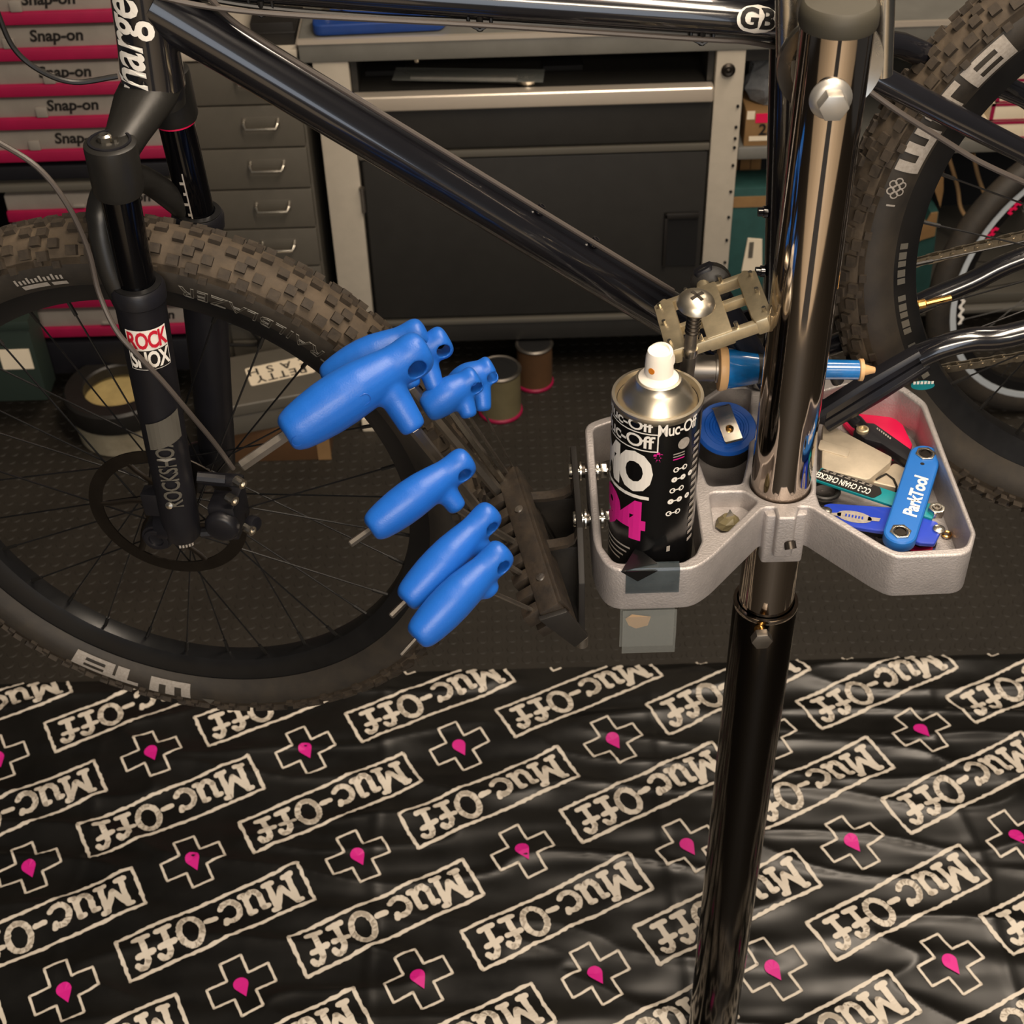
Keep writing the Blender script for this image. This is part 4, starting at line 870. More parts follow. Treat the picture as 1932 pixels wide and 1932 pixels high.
obj('oval_sticker', MB().add(vs, fs), 'white', bike, sm=0, fixn=False, label='white oval GB sticker')
m = MB(); put(m, letters('GB', 0.024, bold=0.035, cut=0.004), lambda x, y: tm_(-y, s_t + x, .0010)); obj('sticker_letters', m, 'ink', bike, sm=0, fixn=False)
# ---- front brake
RT = FC + FN * 0.034
arms = MB()
ro = MB().lathe(RT, FN, [(0.0885, 0.0009), (0.0885, -0.0009), (0.0735, -0.0009), (0.0735, 0.0009)], 72, closed=True)
for k in range(6):
    t0 = 2 * PI * k / 6 + .4; pts = []
    for s in range(6):
        R_ = 0.024 + 0.051 * s / 5; t = t0 + 0.55 * math.sin(PI * s / 10); pts.append(RT + (FH * math.cos(t) + FV * math.sin(t)) * R_)
    ro.tube(pts, 0.0038, 6, el=[(1, .3)] * 6, ref=FN.cross(pts[1] - pts[0]))
ro.lathe(RT, FN, [(0.027, 0.002), (0.027, -0.002), (0.014, -0.002), (0.014, 0.002)], 32, closed=True)
obj('brake_rotor', ro, 'steel_dark', bike)
ca = fk(432, 962, .040)
cal = obj('brake_caliper', MB().box(ca, (0.030, 0.046, 0.046), (FH, FN, FV)).lathe(ca + FN * 0.02, FN, [(0.019, 0), (0.019, 0.010), (0.014, 0.013), (0, 0.013)], 20).box(fk(420, 905, .045), (0.046, 0.012, 0.012), (FH, FN, FV)).tube([fk(470, 985, .05), fk(485, 990, .055)], 0.009, 12), 'matte_black', bike, bev=0.004)
for x, y in ((455, 912), (440, 944), (440, 1005), (473, 1000)):
    p = fk(x, y, .062); obj('caliper_bolt', MB().lathe(p, FN * .5 + FH * .8, [(0.0055, -.008), (0.0055, 0.003), (0.0028, 0.003), (0.0028, 0.001), (0, 0.001)], 10), 'steel', cal)
obj('brake_mount', MB().tube([fk(372, 900, .055), fk(425, 905, .050)], 0.006, 8), 'matte_black', bike)
obj('brake_mount', MB().tube([fk(380, 1005, .055), fk(430, 1002, .050)], 0.006, 8), 'matte_black', bike)
obj('axle_dropout', MB().tube([fk(352, 985, .063), fk(306, 990, .060)], [0.020, 0.018], 18).cyl(FC + FN * 0.05, FC + FN * 0.074, 0.017, n=20).lathe(FC + FN * 0.074, FN, [(0.014, 0), (0.014, 0.004), (0.008, 0.004), (0.008, 0.001), (0, 0.001)], 18).box(fk(292, 945, .066), (0.022, 0.016, 0.030), (FH, FN, FV)), 'matte_black', bike, bev=0.003)
obj('axle_dropout', MB().tube([LF1 + V((0, 0, .02)), FC - FN * 0.06], [0.019, 0.017], 18), 'matte_black', bike)
obj('axle_bolt', MB().lathe(fk(320, 953, .085), FN + FV * .4, [(0.004, -0.004), (0.004, 0.002), (0, 0.003)], 10), 'steel', bike)
# ================================================================== repair stand
PY, PR = 1.12, 0.0292
PXY = V((0.2658, PY, 0)); ZT = 1.0539
def pole(z): return V((PXY.x, PXY.y, z))
stand = thing('repair_stand', (PXY.x, PXY.y, 0), 'chrome and black tubular bicycle repair stand with bolt and black end cap', 'stand')
ztop = onY(1578, 66, PY - .028).z; zring = onY(1437, 1176, PY - .034).z
UT = obj('upper_tube', MB().lathe(pole(0), (0, 0, 1), [(PR, zring - 0.10), (PR, ztop - 0.001)], 64), 'chrome', stand)
obj('end_cap', MB().lathe(pole(ztop - 0.004), (0, 0, 1), [(0.0302, 0), (0.0312, 0.003), (0.0312, 0.010), (0.0300, 0.0165), (0.0275, 0.0190), (0.0, 0.0195)], 48), 'cap', stand)
LT = obj('lower_tube', MB().lathe(pole(0), (0, 0, 1), [(0.0338, 0.03), (0.0338, zring - 0.001), (0.0330, zring + 0.001), (0.0306, zring + 0.001), (0.0303, zring - 0.03)], 64), 'chrome_dark', stand)
obj('tube_mouth', MB().lathe(pole(zring), (0, 0, 1), [(0.0340, -0.003), (0.0344, 0.0), (0.0338, 0.0022), (0.0304, 0.0022), (0.0304, -0.001), (0.0336, -0.004)], 64, closed=True), 'chrome', LT)
obj('foot_collar', MB().lathe(pole(0), (0, 0, 1), [(0.0370, 0.014), (0.0370, 0.030), (0.0345, 0.033), (0.0338, 0.034)], 48), 'matte_black', stand)
bp = onY(1567, 186, PY - PR); bo = V((bp.x, PY - PR + 0.001, bp.z))
bl = obj('clamp_bolt', MB().lathe(bo, (0, -1, 0), [(0.0170, 0), (0.0172, 0.002), (0.0150, 0.005), (0.0115, 0.007)], 32), 'zinc', stand)
obj('hex_head', hexnut(MB(), bo + V((0, -0.006, 0)), (0, -1, -0.05), 0.0122, 0.012, ref=V((0.6, 0, 1))), 'zinc', bl, bev=0.0012)
lp = onY(1437, 1214, PY - 0.050); lo = V((lp.x, PY - 0.0325, lp.z + 0.004))
lb2 = obj('lock_bolt', MB().cyl(lo, lo + V((0, -0.012, 0)), 0.0062, n=16), 'brass', stand)
obj('hex_head', hexnut(MB(), lo + V((0, -0.010, 0)), (0, -1, 0), 0.0112, 0.010, ref=V((0.5, 0, 1))), 'steel_dull', lb2, bev=0.0012)
# clamp behind the pole
ck = onY(1566, 122, 1.155)
obj('clamp_flange', MB().lathe(ck, (0, 1, 0), [(0.0432, -0.003), (0.0440, 0.0), (0.0432, 0.005), (0.0330, 0.005), (0.0325, -0.001)], 64, closed=True), 'steel', stand)
obj('clamp_arm', MB().cyl((ck.x, PY, ck.z), (ck.x - 0.01, 1.25, ck.z + 0.01), 0.021, n=32), 'chrome_dark', stand)
for (xa, ya, xb, yb, r) in ((1488, -60, 1490, 104, 0.0115), (1670, -60, 1664, 140, 0.0090)):
    obj('clamp_rod', MB().cyl(onY(xa, ya, 1.185), onY(xb, yb, 1.185), r, n=24), 'steel', stand)
obj('clamp_jaw', MB().span((0.245, 1.225, ck.z + 0.115), (0.33, 1.35, ck.z + 0.19)).span((0.26, 1.19, ck.z + 0.14), (0.30, 1.23, ck.z + 0.18)), 'matte_black', stand, bev=0.006)
# ---- cast tool tray
def T(x, y, z=ZT): p = onZ(x, y, z); return (p.x, p.y)
tray = thing('tool_tray', (PXY.x, PXY.y, ZT), 'cast aluminium two lobed tool tray clamped round the stand pole', 'tray')
outer = [T(*p) for p in ((1107, 860), (1103, 800), (1150, 783), (1235, 772), (1316, 757), (1366, 722), (1430, 716), (1560, 712), (1700, 722), (1748, 758), (1796, 886), (1842, 1005), (1832, 1046), (1690, 1052), (1655, 1035), (1528, 956), (1508, 956), (1502, 978), (1468, 978), (1462, 957), (1440, 958), (1343, 1052), (1310, 1073), (1150, 1078), (1120, 1030))]
orad = [0.2, 0.02, 0.1, 0.1, 0.03, 0.03, 0.1, 0.1, 0.03, 0.03, 0.2, 0.02, 0.02, 0.02, 0.1, 0.012, 0.003, 0.003, 0.003, 0.003, 0.012, 0.1, 0.03, 0.03, 0.2]
holes = []
slot = ([T(*p) for p in ((1122, 860), (1119, 808), (1150, 797), (1300, 775), (1301, 860), (1324, 1020), (1312, 1046), (1288, 1060), (1160, 1062), (1136, 1030))], 0.012)
backp = ([T(*p) for p in ((1312, 850), (1314, 775), (1326, 762), (1370, 732), (1418, 730), (1412, 860), (1400, 912), (1336, 917))], 0.008)
tri = ([T(*p) for p in ((1338, 929), (1402, 927), (1431, 945), (1372, 1003), (1349, 1004))], 0.008)
right = ([T(*p) for p in ((1545, 740), (1600, 724), (1695, 734), (1738, 766), (1787, 890), (1832, 1005), (1822, 1032), (1692, 1040), (1665, 1026), (1548, 955), (1540, 930))], 0.014)
crv = bpy.data.curves.new('tool_tray', 'CURVE'); crv.dimensions = '2D'; crv.fill_mode = 'BOTH'; crv.extrude = 0.0235; crv.bevel_depth = 0.0022; crv.bevel_resolution = 2; crv.offset = -0.0022
circ = [(PXY.x + 0.0305 * math.cos(2 * PI * k / 40), PXY.y + 0.0305 * math.sin(2 * PI * k / 40)) for k in range(40)]
for poly in (rounded(outer, orad), rounded(*slot), rounded(*backp), rounded(*tri), rounded(*right), circ):
    s_ = crv.splines.new('POLY'); s_.points.add(len(poly) - 1); s_.use_cyclic_u = True
    for pt, q in zip(s_.points, poly): pt.co = (q[0], q[1], 0, 1)
co_ = bpy.data.objects.new('tray_curve', crv); me = bpy.data.meshes.new_from_object(co_)
tb_ = MB(); tb_.add([v.co + V((0, 0, ZT - 0.0257)) for v in me.vertices], [tuple(p.vertices) for p in me.polygons])
bpy.data.objects.remove(co_); bpy.data.curves.remove(crv); bpy.data.meshes.remove(me)
def grow(poly, d):
    c = sum((V(p) for p in poly), V((0, 0))) / len(poly); return [tuple(V(p) + (V(p) - c).normalized() * d) for p in poly]
ZF = ZT - 0.0455
for pl, zf in ((backp, ZF), (right, ZF), (tri, ZT - 0.020)):
    pp = [V((q[0], q[1], zf - 0.005)) for q in grow(rounded(*pl), 0.003)]
    tb_.prism(pp, (0, 0, 0.005))
cl = T(1484, 966)
obj('casting', tb_, 'cast', tray, sm=40)
obj('clamp_boss', MB().prism([V((x, y, ZT - 0.066)) for x, y in rounded([(PXY.x - 0.022, PXY.y - 0.031), (PXY.x + 0.022, PXY.y - 0.031), (PXY.x + 0.020, cl[1] - 0.001), (PXY.x - 0.020, cl[1] - 0.001)], 0.004)], (0, 0, 0.062)), 'cast', tray, bev=0.003)
s0, s1 = onY(1487, 1008, cl[1] - 0.002), onY(1492, 1036, cl[1] - 0.012)
obj('clamp_screw', MB().tube([s0 + V((0, 0.006, 0.002)), s0.lerp(s1, .45), s0.lerp(s1, .5), s1], [0.0042, 0.0042, 0.0060, 0.0058], 14), 'steel_dark', tray)
# little rests behind the pole that carry the long blue tool
# ---- aerosol can in the left slot
rc = 0.0405; yc_ = T(1225, 1060)[1] + rc + 0.006
cc = onY(1241, 742, yc_); zt_ = cc.z; zb_ = onY(1215, 1168, yc_ - rc).z
can = thing('aerosol_can', (cc.x, yc_, zb_), 'black aerosol can with white and magenta print standing in the tray slot', 'can')
Ca = V((cc.x, yc_, 0))
obj('body', MB().lathe(Ca, (0, 0, 1), [(0.0, zb_ + 0.006), (rc - 0.006, zb_), (rc - 0.001, zb_ + 0.001), (rc, zb_ + 0.004), (rc, zt_ - 0.016), (rc - 0.0006, zt_ - 0.006)], 64), 'can_black', can)
obj('seam_rim', MB().lathe(Ca, (0, 0, 1), [(rc - 0.0006, zt_ - 0.007), (rc + 0.0008, zt_ - 0.003), (rc + 0.0002, zt_), (rc - 0.0025, zt_ + 0.0002), (rc - 0.0040, zt_ - 0.004), (rc - 0.0042, zt_ - 0.007)], 64), 'can_metal', can)
obj('dome', MB().lathe(Ca, (0, 0, 1), [(rc - 0.0038, zt_ - 0.007), (rc - 0.006, zt_ - 0.0045), (rc - 0.010, zt_ + 0.003), (rc - 0.017, zt_ + 0.0105), (rc - 0.0195, zt_ + 0.013), (rc - 0.0205, zt_ + 0.017), (rc - 0.0225, zt_ + 0.0175), (rc - 0.0245, zt_ + 0.014), (0, zt_ + 0.013)], 64), 'can_metal', can)
nz = obj('nozzle', MB().lathe(Ca + V((0, 0, zt_)), (0, 0, 1), [(0.0175, 0.013), (0.0178, 0.018), (0.0150, 0.021), (0.0128, 0.023), (0.0120, 0.040), (0.0105, 0.046)], 36).lathe(Ca + V((0, 0, zt_ + 0.0435)), (-0.22, -0.35, 1), [(0.0119, -0.012), (0.0115, 0.0), (0.009, 0.002), (0.0075, -0.001), (0, -0.0012)], 36), 'nozzle', can)
jd = V((-0.62, -0.8, 0)).normalized()
obj('jet', MB().lathe(Ca + V((0, 0, zt_ + 0.031)) + jd * 0.0122, jd + V((0, 0, .1)), [(0.0030, -0.002), (0.0030, 0.0006), (0, 0.0006)], 14), 'orange', can)
can_b = cylmap(Ca + V((0, 0, zb_)), Ca + V((0, 0, zt_)), rc, 0.0, 0.0003)
def cx(px): return rc * math.asin(max(-1, min(1, (px - 1232) / 79.0)))
def cyy(py, px=1232):
    an = cx(px) / rc; return onY(1232 + (px - 1232) * 0.9, py, yc_ - rc * math.cos(an)).z - zb_
def can_text(txt, px0, px1, py0, py1, m_, bold=0.02, shear=0, name='print', tilt=0.0, pyx=None):
    L = letters(txt, 1.0, bold=bold, shear=shear, cut=0.10, space=0.92)
    xs = [p[0] for p in L[0]]; ys = [p[1] for p in L[0]]; a0, a1, b0, b1 = min(xs), max(xs), min(ys), max(ys)
    X0, X1 = (px0 if isinstance(px0, float) else cx(px0)), cx(px1); pm = pyx or (px1)
    Y1_, Y0_ = cyy(py0, pm), cyy(py1, pm)
    mb = MB(); put(mb, L, lambda x, y: can_b(X0 + (X1 - X0) * (x - a0) / (a1 - a0), Y0_ + (Y1_ - Y0_) * (y - b0) / (b1 - b0)))
    return obj(name, mb, m_, can, sm=0, fixn=False)
can_text('Muc-Off', -0.062, 1229, 799, 818, 'white', 0.015)
can_text('Muc-Off', 1236, 1300, 797, 820, 'white', 0.015, pyx=1262)
can_text('Muc-Off', -0.068, 1232, 825, 849, 'white', 0.015)
def can_rect(px0, px1, py0, py1, m_, nm='print', pm=None, fill=True, th=0.0012):
    X0, X1 = (px0 if isinstance(px0, float) else cx(px0)), (px1 if isinstance(px1, float) else cx(px1)); pm = pm or (px1 if not isinstance(px1, float) else 1260)
    Y1_, Y0_ = cyy(py0, pm), cyy(py1, pm); mb = MB()
    if fill: sheetq(mb, can_b, X0, Y0_, X1, Y1_, 0.0004, 8)
    else:
        for a in ((X0, Y0_, X1, Y0_ + th), (X0, Y1_ - th, X1, Y1_), (X1 - th, Y0_, X1, Y1_)): sheetq(mb, can_b, a[0], a[1], a[2], a[3], 0.0004, 10)
    return obj(nm, mb, m_, can, sm=0, fixn=False)
can_rect(-0.07, 1238, 820, 854, 'white', fill=False)
can_rect(-0.066, 1300, 762, 768, 'white', pm=1232, fill=True) if False else None
can_text('MO', -0.066, 1231, 858, 934, 'white', 0.055, name='large_print')
can_text('*', 1230, 1247, 852, 874, 'pink', 0.06)
can_rect(-0.066, 1226, 939, 945, 'white')
can_text('94', -0.062, 1222, 950, 1026, 'pink', 0.055, name='magenta_print')
for k, (py, tx) in enumerate(((828, None), (848, 'aerosol'), (864, 'CLEAN'), (880, 'o-o'), (898, '%&'), (916, '/'), (938, '~x'), (962, '88'))):
    if tx is None:
        mb = MB(); X_, Y_ = cx(1281), cyy(832, 1281); mb.add([can_b(X_ + .0062 * math.cos(k_ * PI / 10), Y_ + .0062 * math.sin(k_ * PI / 10), .0004) for k_ in range(20)], [tuple(range(20))]); obj('icon', mb, 'white_dim', can, sm=0, fixn=False)
for k, py in enumerate((880, 898, 918, 938, 960)):
    X_, Y_ = cx(1278 - k * 2), cyy(py, 1278); mb = MB()
    for q in range(2 + k % 2):
        c0_, R1 = X_ + (-.0045 + .009 * q), .0030
        for s_ in range(12):
            a0, a1 = 2 * PI * s_ / 12, 2 * PI * (s_ + 1) / 12
            mb.add([can_b(c0_ + r_ * math.cos(a), Y_ + r_ * math.sin(a), .0004) for r_, a in ((R1, a0), (R1 - .0012 - .0012 * (k % 2), a0), (R1 - .0012 - .0012 * (k % 2), a1), (R1, a1))], [(0, 1, 2, 3)])
    sheetq(mb, can_b, X_ - .004, Y_ - .0006, X_ + .004, Y_ + .0006, .0004, 3); obj('icon', mb, 'white', can, sm=0, fixn=False)
for k in range(3): can_rect(1264, 1283, 846 + k * 5, 848 + k * 5, 'white_dim' if k < 2 else 'pink', 'small_print')
for k in range(16): can_rect(1298, 1306, 812 + k * 13, 818 + k * 13, 'white_dim', 'small_print', pm=1300)
for k in range(4): can_rect(-0.060, 1196 - 6 * k, 1034 + 9 * k, 1037 + 9 * k, 'white_dim', 'small_print', pm=1190)
can_rect(1262, 1268, 1026, 1036, 'white_dim', 'small_print')
# ---- sticky tape over the front wall
yf = T(1230, 1075)[1]
xa_, xb_ = T(1181, 1075)[0], T(1283, 1073)[0]
tp = thing('clear_tape', ((xa_ + xb_) / 2, yf, ZT - 0.03), 'clear plastic strip folded over the tray rim in front of the aerosol can', 'plastic strip')
def film(path, x0, x1, th=0.0007):
    mb = MB(); rings = []
    for (y, z), nx_, nz_ in path: rings.append([V((x0, y, z)), V((x1, y, z)), V((x1, y + nx_ * th, z + nz_ * th)), V((x0, y + nx_ * th, z + nz_ * th))])
    return mb.loft(rings)
obj('upper_film', film([((yf + .0085, ZT + .0012), 0, 1), ((yf + .001, ZT + .0012), -1, 1), ((yf - .0010, ZT - .002), -1, 0), ((yf - .0014, ZT - .028), -1, 0)], xa_, xb_), 'tape_grey', tp)
zl = onY(1224, 1226, yf).z
obj('lower_film', film([((yf - .0005, ZT - .052), -1, 0), ((yf - .004, (ZT - .052 + zl) / 2), -1, 0), ((yf - .003, zl), -1, 0)], onY(1174, 1180, yf).x, onY(1275, 1180, yf).x), 'tape_clear', tp)
obj('back_film', film([((yf + .004, ZT - .052), -1, 0), ((yf + .002, zl + .004), -1, 0)], onY(1170, 1180, yf).x, onY(1272, 1180, yf).x), 'tape_clear', tp)
q = [onY(x, y, yf - .0015) for x, y in ((1180, 1168), (1192, 1160), (1228, 1164), (1222, 1180), (1200, 1186), (1186, 1180))]
obj('paper_scrap', MB().prism(q, (0, 0.0006, 0)), 'tan', tp)
q1 = [V((*T(1172, 1080), ZT + .001)), V((*T(1200, 1042), ZT + .007)), V((*T(1240, 1066), ZT + .002))]
q2 = [V((T(1172, 1080)[0], yf - .0022, ZT + .001)), V((T(1240, 1074)[0], yf - .0022, ZT + .001)), onY(1203, 1096, yf - .0022)]
tag(obj('black_tape', MB().prism(q1, (0, -0.0004, 0.0008)).prism(q2, (0, -0.0008, 0)), 'can_black', None, sm=0), 'folded black tape triangle stuck on the tray rim below the aerosol can', 'tape')
# ---- tape measure
tz = ZF + 0.001
tc_ = onZ(1371, 806, ZF + 0.052); ta_ = V((0.02, -0.42, 1)).normalized()
tmz = thing('tape_measure', tc_ - V((0, 0, 0.045)), 'round blue and black tape measure with a steel belt clip in the rear tray pocket', 'tape measure')
obj('case', MB().lathe(tc_, ta_, [(0.0, -0.036), (0.028, -0.036), (0.0322, -0.030), (0.0328, -0.008), (0.031, -0.002)], 48), 'black_plastic', tmz)
obj('blue_face', MB().lathe(tc_, ta_, [(0.0318, -0.012), (0.0316, -0.003), (0.0296, 0.0005), (0.0200, 0.0012), (0.0196, 0.0008), (0.0, 0.0012)], 48), 'blue_in', tmz)
for R_ in (0.011, 0.014, 0.017, 0.022): obj('ring', MB().lathe(tc_, ta_, [(R_, 0.0008), (R_ + 0.0006, 0.0016), (R_ + 0.0012, 0.0008)], 40), 'blue_in', tmz)
cu = (V((0.25, -1, 0))).normalized(); cu = (cu - ta_ * cu.dot(ta_)).normalized(); cv = ta_.cross(cu)
obj('belt_clip', MB().loft([[tc_ + cu * u + cv * w + ta_ * h for w, h in ((-.0095, hh), (.0095, hh), (.0095, hh + .0012), (-.0095, hh + .0012))] for u, hh in ((-.0225, .0045), (-.019, .0085), (-.010, .0070), (.008, .0056), (.019, .0046), (.0225, .0075))]), 'steel', tmz)
obj('clip_rivet', MB().lathe(tc_ + cu * .006 + ta_ * .0060, ta_, [(.0042, 0), (.0042, .0018), (.002, .003), (0, .003)], 14), 'brass', tmz)
# ---- small bit in the triangular pocket
bp_ = onZ(1374, 985, ZT - 0.014)
bz_ = thing('crumpled_wrapper', bp_, 'crumpled dark green wrapper in the small triangular tray pocket', 'wrapper')
obj('body', MB().loft([[bp_ + V((0.012 * math.cos(k * PI / 4 + j) * s, 0.010 * math.sin(k * PI / 4 + j) * s, z)) for k in range(8)] for j, (s, z) in enumerate(((.6, -.005), (1.1, -.003), (.9, .003), (.5, .008)))]), 'tin', bz_, sm=0)
obj('silver_fold', MB().prism([bp_ + V(p) for p in ((-.004, -.002, .006), (.001, .004, .013), (.006, .001, .006))], (0, -.001, .001)), 'steel', bz_, sm=0)
# ---- steel rod tool with domed head
rh = onY(1313, 573, 1.105); rb = onY(1289, 752, 1.118)
rd = (rh - rb).normalized()
rt = thing('rod_tool', rb, 'steel rod tool with a domed cross slotted head standing up behind the can', 'tool')
rb2 = rb - rd * ((rb.z - ZT) / rd.z + 0.040)
obj('shaft', MB().tube([rb2, rb + rd * ((rh - rb).length * .50), rb + rd * ((rh - rb).length * .50 + .001), rh], [0.0073, 0.0070, 0.0058, 0.0058], 20), 'steel_dull', rt)
th_ = MB()
for k in range(6): th_.lathe(rh - rd * (0.012 + 0.0042 * k), rd, [(0.0056, 0), (0.0068, 0.0012), (0.0068, 0.0022), (0.0056, 0.0034)], 20)
obj('thread', th_, 'steel_dark', rt)
obj('collar', MB().lathe(rb + rd * ((rh - rb).length * .52), rd, [(0.0073, -.004), (0.0077, 0), (0.0073, .004)], 20), 'steel', rt)
hd = obj('domed_head', MB().lathe(rh, (rd + V((0, -.10, 0))), [(0.0130, -0.0022), (0.0168, -0.0010), (0.0173, 0.0004), (0.0160, 0.0038), (0.0125, 0.0070), (0.0074, 0.0094), (0.0035, 0.0102), (0.0, 0.0102)], 40), 'can_metal', rt)
hdn = (rd + V((0, -.10, 0))).normalized(); u_, w_ = frame_of(hdn)
xm = MB()
for d_ in (u_ * .8 + w_ * .6, u_ * -.6 + w_ * .8): e_ = d_.normalized(); xm.box(rh + hdn * 0.0084, (0.0135, 0.0030, 0.0042), (e_, hdn.cross(e_), hdn))
obj('cross_slot', xm, 'steel_dark', hd)
# ---- blue handled tool lying across behind the pole
b0, b1 = onY(1288, 694, 1.208), onY(1640, 698, 1.202)
bd = (b1 - b0).normalized(); bL = (b1 - b0).length
sv = lambda t: bL * t
bt = thing('blue_tool', (b0 + b1) / 2, 'metallic blue handled tool with steel barrel and tan ring lying behind the pole', 'tool')
obj('barrel', MB().lathe(b0, bd, [(0.0, 0), (0.0128, 0.001), (0.0132, 0.003), (0.0132, sv(.17)), (0.0145, sv(.172)), (0.0145, sv(.19))], 28), 'steel_dull', bt)
obj('tan_ring', MB().lathe(b0, bd, [(0.0170, sv(.185)), (0.0225, sv(.192)), (0.0232, sv(.205)), (0.0215, sv(.235)), (0.0195, sv(.24))], 32), 'tan', bt)
obj('blue_handle', MB().lathe(b0, bd, [(0.0205, sv(.236)), (0.0200, sv(.26)), (0.0165, sv(.36)), (0.0130, sv(.46)), (0.0105, sv(.60)), (0.0100, sv(.80)), (0.0098, sv(.945))], 32), 'flame', bt)
obj('dark_patch', MB().lathe(b0, bd, [(0.01555, sv(.40)), (0.01405, sv(.44))], 28), 'black_plastic', bt)
obj('end_collar', MB().lathe(b0, bd, [(0.0098, sv(.94)), (0.0112, sv(.945)), (0.0112, sv(.965)), (0.006, sv(.97)), (0.003, sv(1.03)), (0, sv(1.035))], 24), 'tan', bt)
# ---- little steel driver beside the pole
k0, k1 = onY(1562, 678, 1.235), onY(1582, 722, 1.235)
kt = thing('small_driver', k1, 'little steel driver bit leaning at the back of the tray just right of the pole', 'tool')
obj('shaft', MB().tube([k0, k0.lerp(k1, .6), k0.lerp(k1, .62), k1], [.0040, .0036, .0052, .0050], 12), 'steel', kt)
obj('sleeve', MB().cyl(k0.lerp(k1, .66), k0.lerp(k1, .95), 0.0066, n=14), 'black_plastic', kt)
# ================================================================== tools in the right-hand tray lobe
def slab(pts, z, th, r=0.004): return MB().prism([V((x, y, z - th)) for x, y in rounded([T(px, py, z) for px, py in pts], r)], (0, 0, th))
# magenta levers
for pts, z, lb_ in ((((1590, 795), (1600, 775), (1690, 772), (1722, 838), (1712, 862), (1650, 862)), ZF + .0075, 'magenta plastic pad under the black lever tool in the tray'), (((1715, 1022), (1755, 1018), (1762, 1034), (1722, 1040)), ZF + .0085, 'small magenta plastic piece in the front corner of the tray under the blue tools')):
    tag(obj('plastic_pad', slab(pts, z, .006), 'pink_bright', None, bev=.002), lb_, 'plastic piece')
# utility knife
kn = thing('utility_knife', onZ(1600, 850, ZF), 'worn silver grey utility knife lying in the tray beside the pole', 'knife')
obj('body', slab(((1552, 798), (1566, 800), (1684, 862), (1680, 872), (1642, 903), (1634, 905), (1550, 884)), ZF + .022, .018, .004), 'knife', kn, bev=.003)
obj('blade_guard', slab(((1688, 872), (1740, 900), (1748, 925), (1722, 928), (1640, 908)), ZF + .013, .010, .004), 'knife', kn, bev=.002)
obj('slider', slab(((1548, 828), (1605, 846), (1600, 862), (1543, 846)), ZF + .0232, .002, .003), 'knife', kn, bev=.0008)
obj('blade_notch', MB().tube([onZ(x, y, ZF + .0138) for x, y in ((1652, 905), (1672, 894), (1686, 904), (1692, 918), (1690, 928))], .0012, 6), 'black_plastic', kn)
# chain checker
cq = thing('chain_checker', onZ(1640, 925, ZF + .02), 'teal and black flat steel chain checker gauge in the tray', 'gauge')
zq = ZF + .0245
qa, qb = onZ(1543, 892, zq), onZ(1766, 966, zq); qd = (qb - qa).normalized(); qn = V((-qd.y, qd.x, 0)); ql = (qb - qa).length
f2 = lambda a, b_, w0, w1, z: [qa + qd * a + qn * w0 + V((0, 0, z)), qa + qd * b_ + qn * w0 + V((0, 0, z)), qa + qd * b_ + qn * w1 + V((0, 0, z)), qa + qd * a + qn * w1 + V((0, 0, z))]
obj('blade', MB().prism(f2(0, ql, -.0115, .0095, -.003), (0, 0, .003)), 'teal', cq, bev=.0006)
lbl = [qa + qd * p[0] + qn * p[1] + V((0, 0, .0002)) for p in rounded([(0.001, -.0105), (ql * .51, -.0105), (ql * .55, .0), (ql * .51, .0085), (0.001, .0085)], .004)]
obj('black_label', MB().prism(lbl, (0, 0, .0004)), 'ink', cq)
mb = MB(); put(mb, letters('CC-3 CHAIN CHECKER', 0.0125, bold=.02), lambda x, y: qa + qd * (onZ(1594, 904, zq) - qa).dot(qd) - qn * .003 + V((0, 0, .0009)) - qd * (x * .46) - qn * y); obj('lettering', mb, 'white', cq, sm=0, fixn=False)
mb = MB()
for k in range(2):
    for q in range(7): mb.add(f2(ql * (.03 + .062 * q + .02 * k), ql * (.03 + .062 * q + .045), .0045 + .0021 * k, .0057 + .0021 * k, .0009), [(0, 1, 2, 3)])
obj('fine_print', mb, 'white_dim', cq, sm=0, fixn=False)
pn_ = obj('hook_pin', hexnut(MB(), qb + V((0, 0, -.002)), (0, 0, 1), .0085, .008, .0045), 'steel', cq, bev=.0004)
obj('pin_core', MB().lathe(qb + V((0, 0, .004)), (0, 0, 1), [(.004, 0), (.004, .003), (.0025, .003), (.0022, .001), (0, .001)], 14), 'steel_dull', pn_)
# violet blue multi tool
mt_ = thing('folding_tool', onZ(1650, 985, ZF), 'violet blue folding hex tool with a worn white oval logo in the tray', 'tool')
zm = ZF + .022
obj('side_plate', slab(((1552, 952), (1566, 949), (1690, 957), (1768, 984), (1778, 998), (1764, 1026), (1735, 1024), (1690, 1006), (1600, 992)), zm, .005, .004), 'violet', mt_, bev=.002, segs=3)
obj('blade_stack', slab(((1560, 956), (1690, 962), (1764, 990), (1770, 1018), (1738, 1022), (1690, 1004), (1605, 988)), zm - .0055, .011, .003), 'void', mt_)
obj('side_plate', slab(((1562, 962), (1690, 966), (1770, 994), (1766, 1034), (1735, 1032), (1690, 1012), (1600, 996)), zm - .017, .004, .004), 'violet', mt_, bev=.0015)
for px, py in ((1558, 966), (1771, 1000)):
    obj('pivot_bolt', MB().lathe(onZ(px, py, zm), (0, 0, 1), [(.0060, 0), (.0060, .002), (.0045, .003), (0, .003)], 18), 'steel', mt_)
oc = onZ(1612, 975, zm + .0004); od = (onZ(1690, 990, zm) - onZ(1560, 966, zm)).normalized(); on_ = V((-od.y, od.x, 0))
mb = MB(); mb.add([oc + od * (.017 * math.cos(2 * PI * k / 24)) + on_ * (.0085 * math.sin(2 * PI * k / 24)) for k in range(24)], [tuple(range(24))])
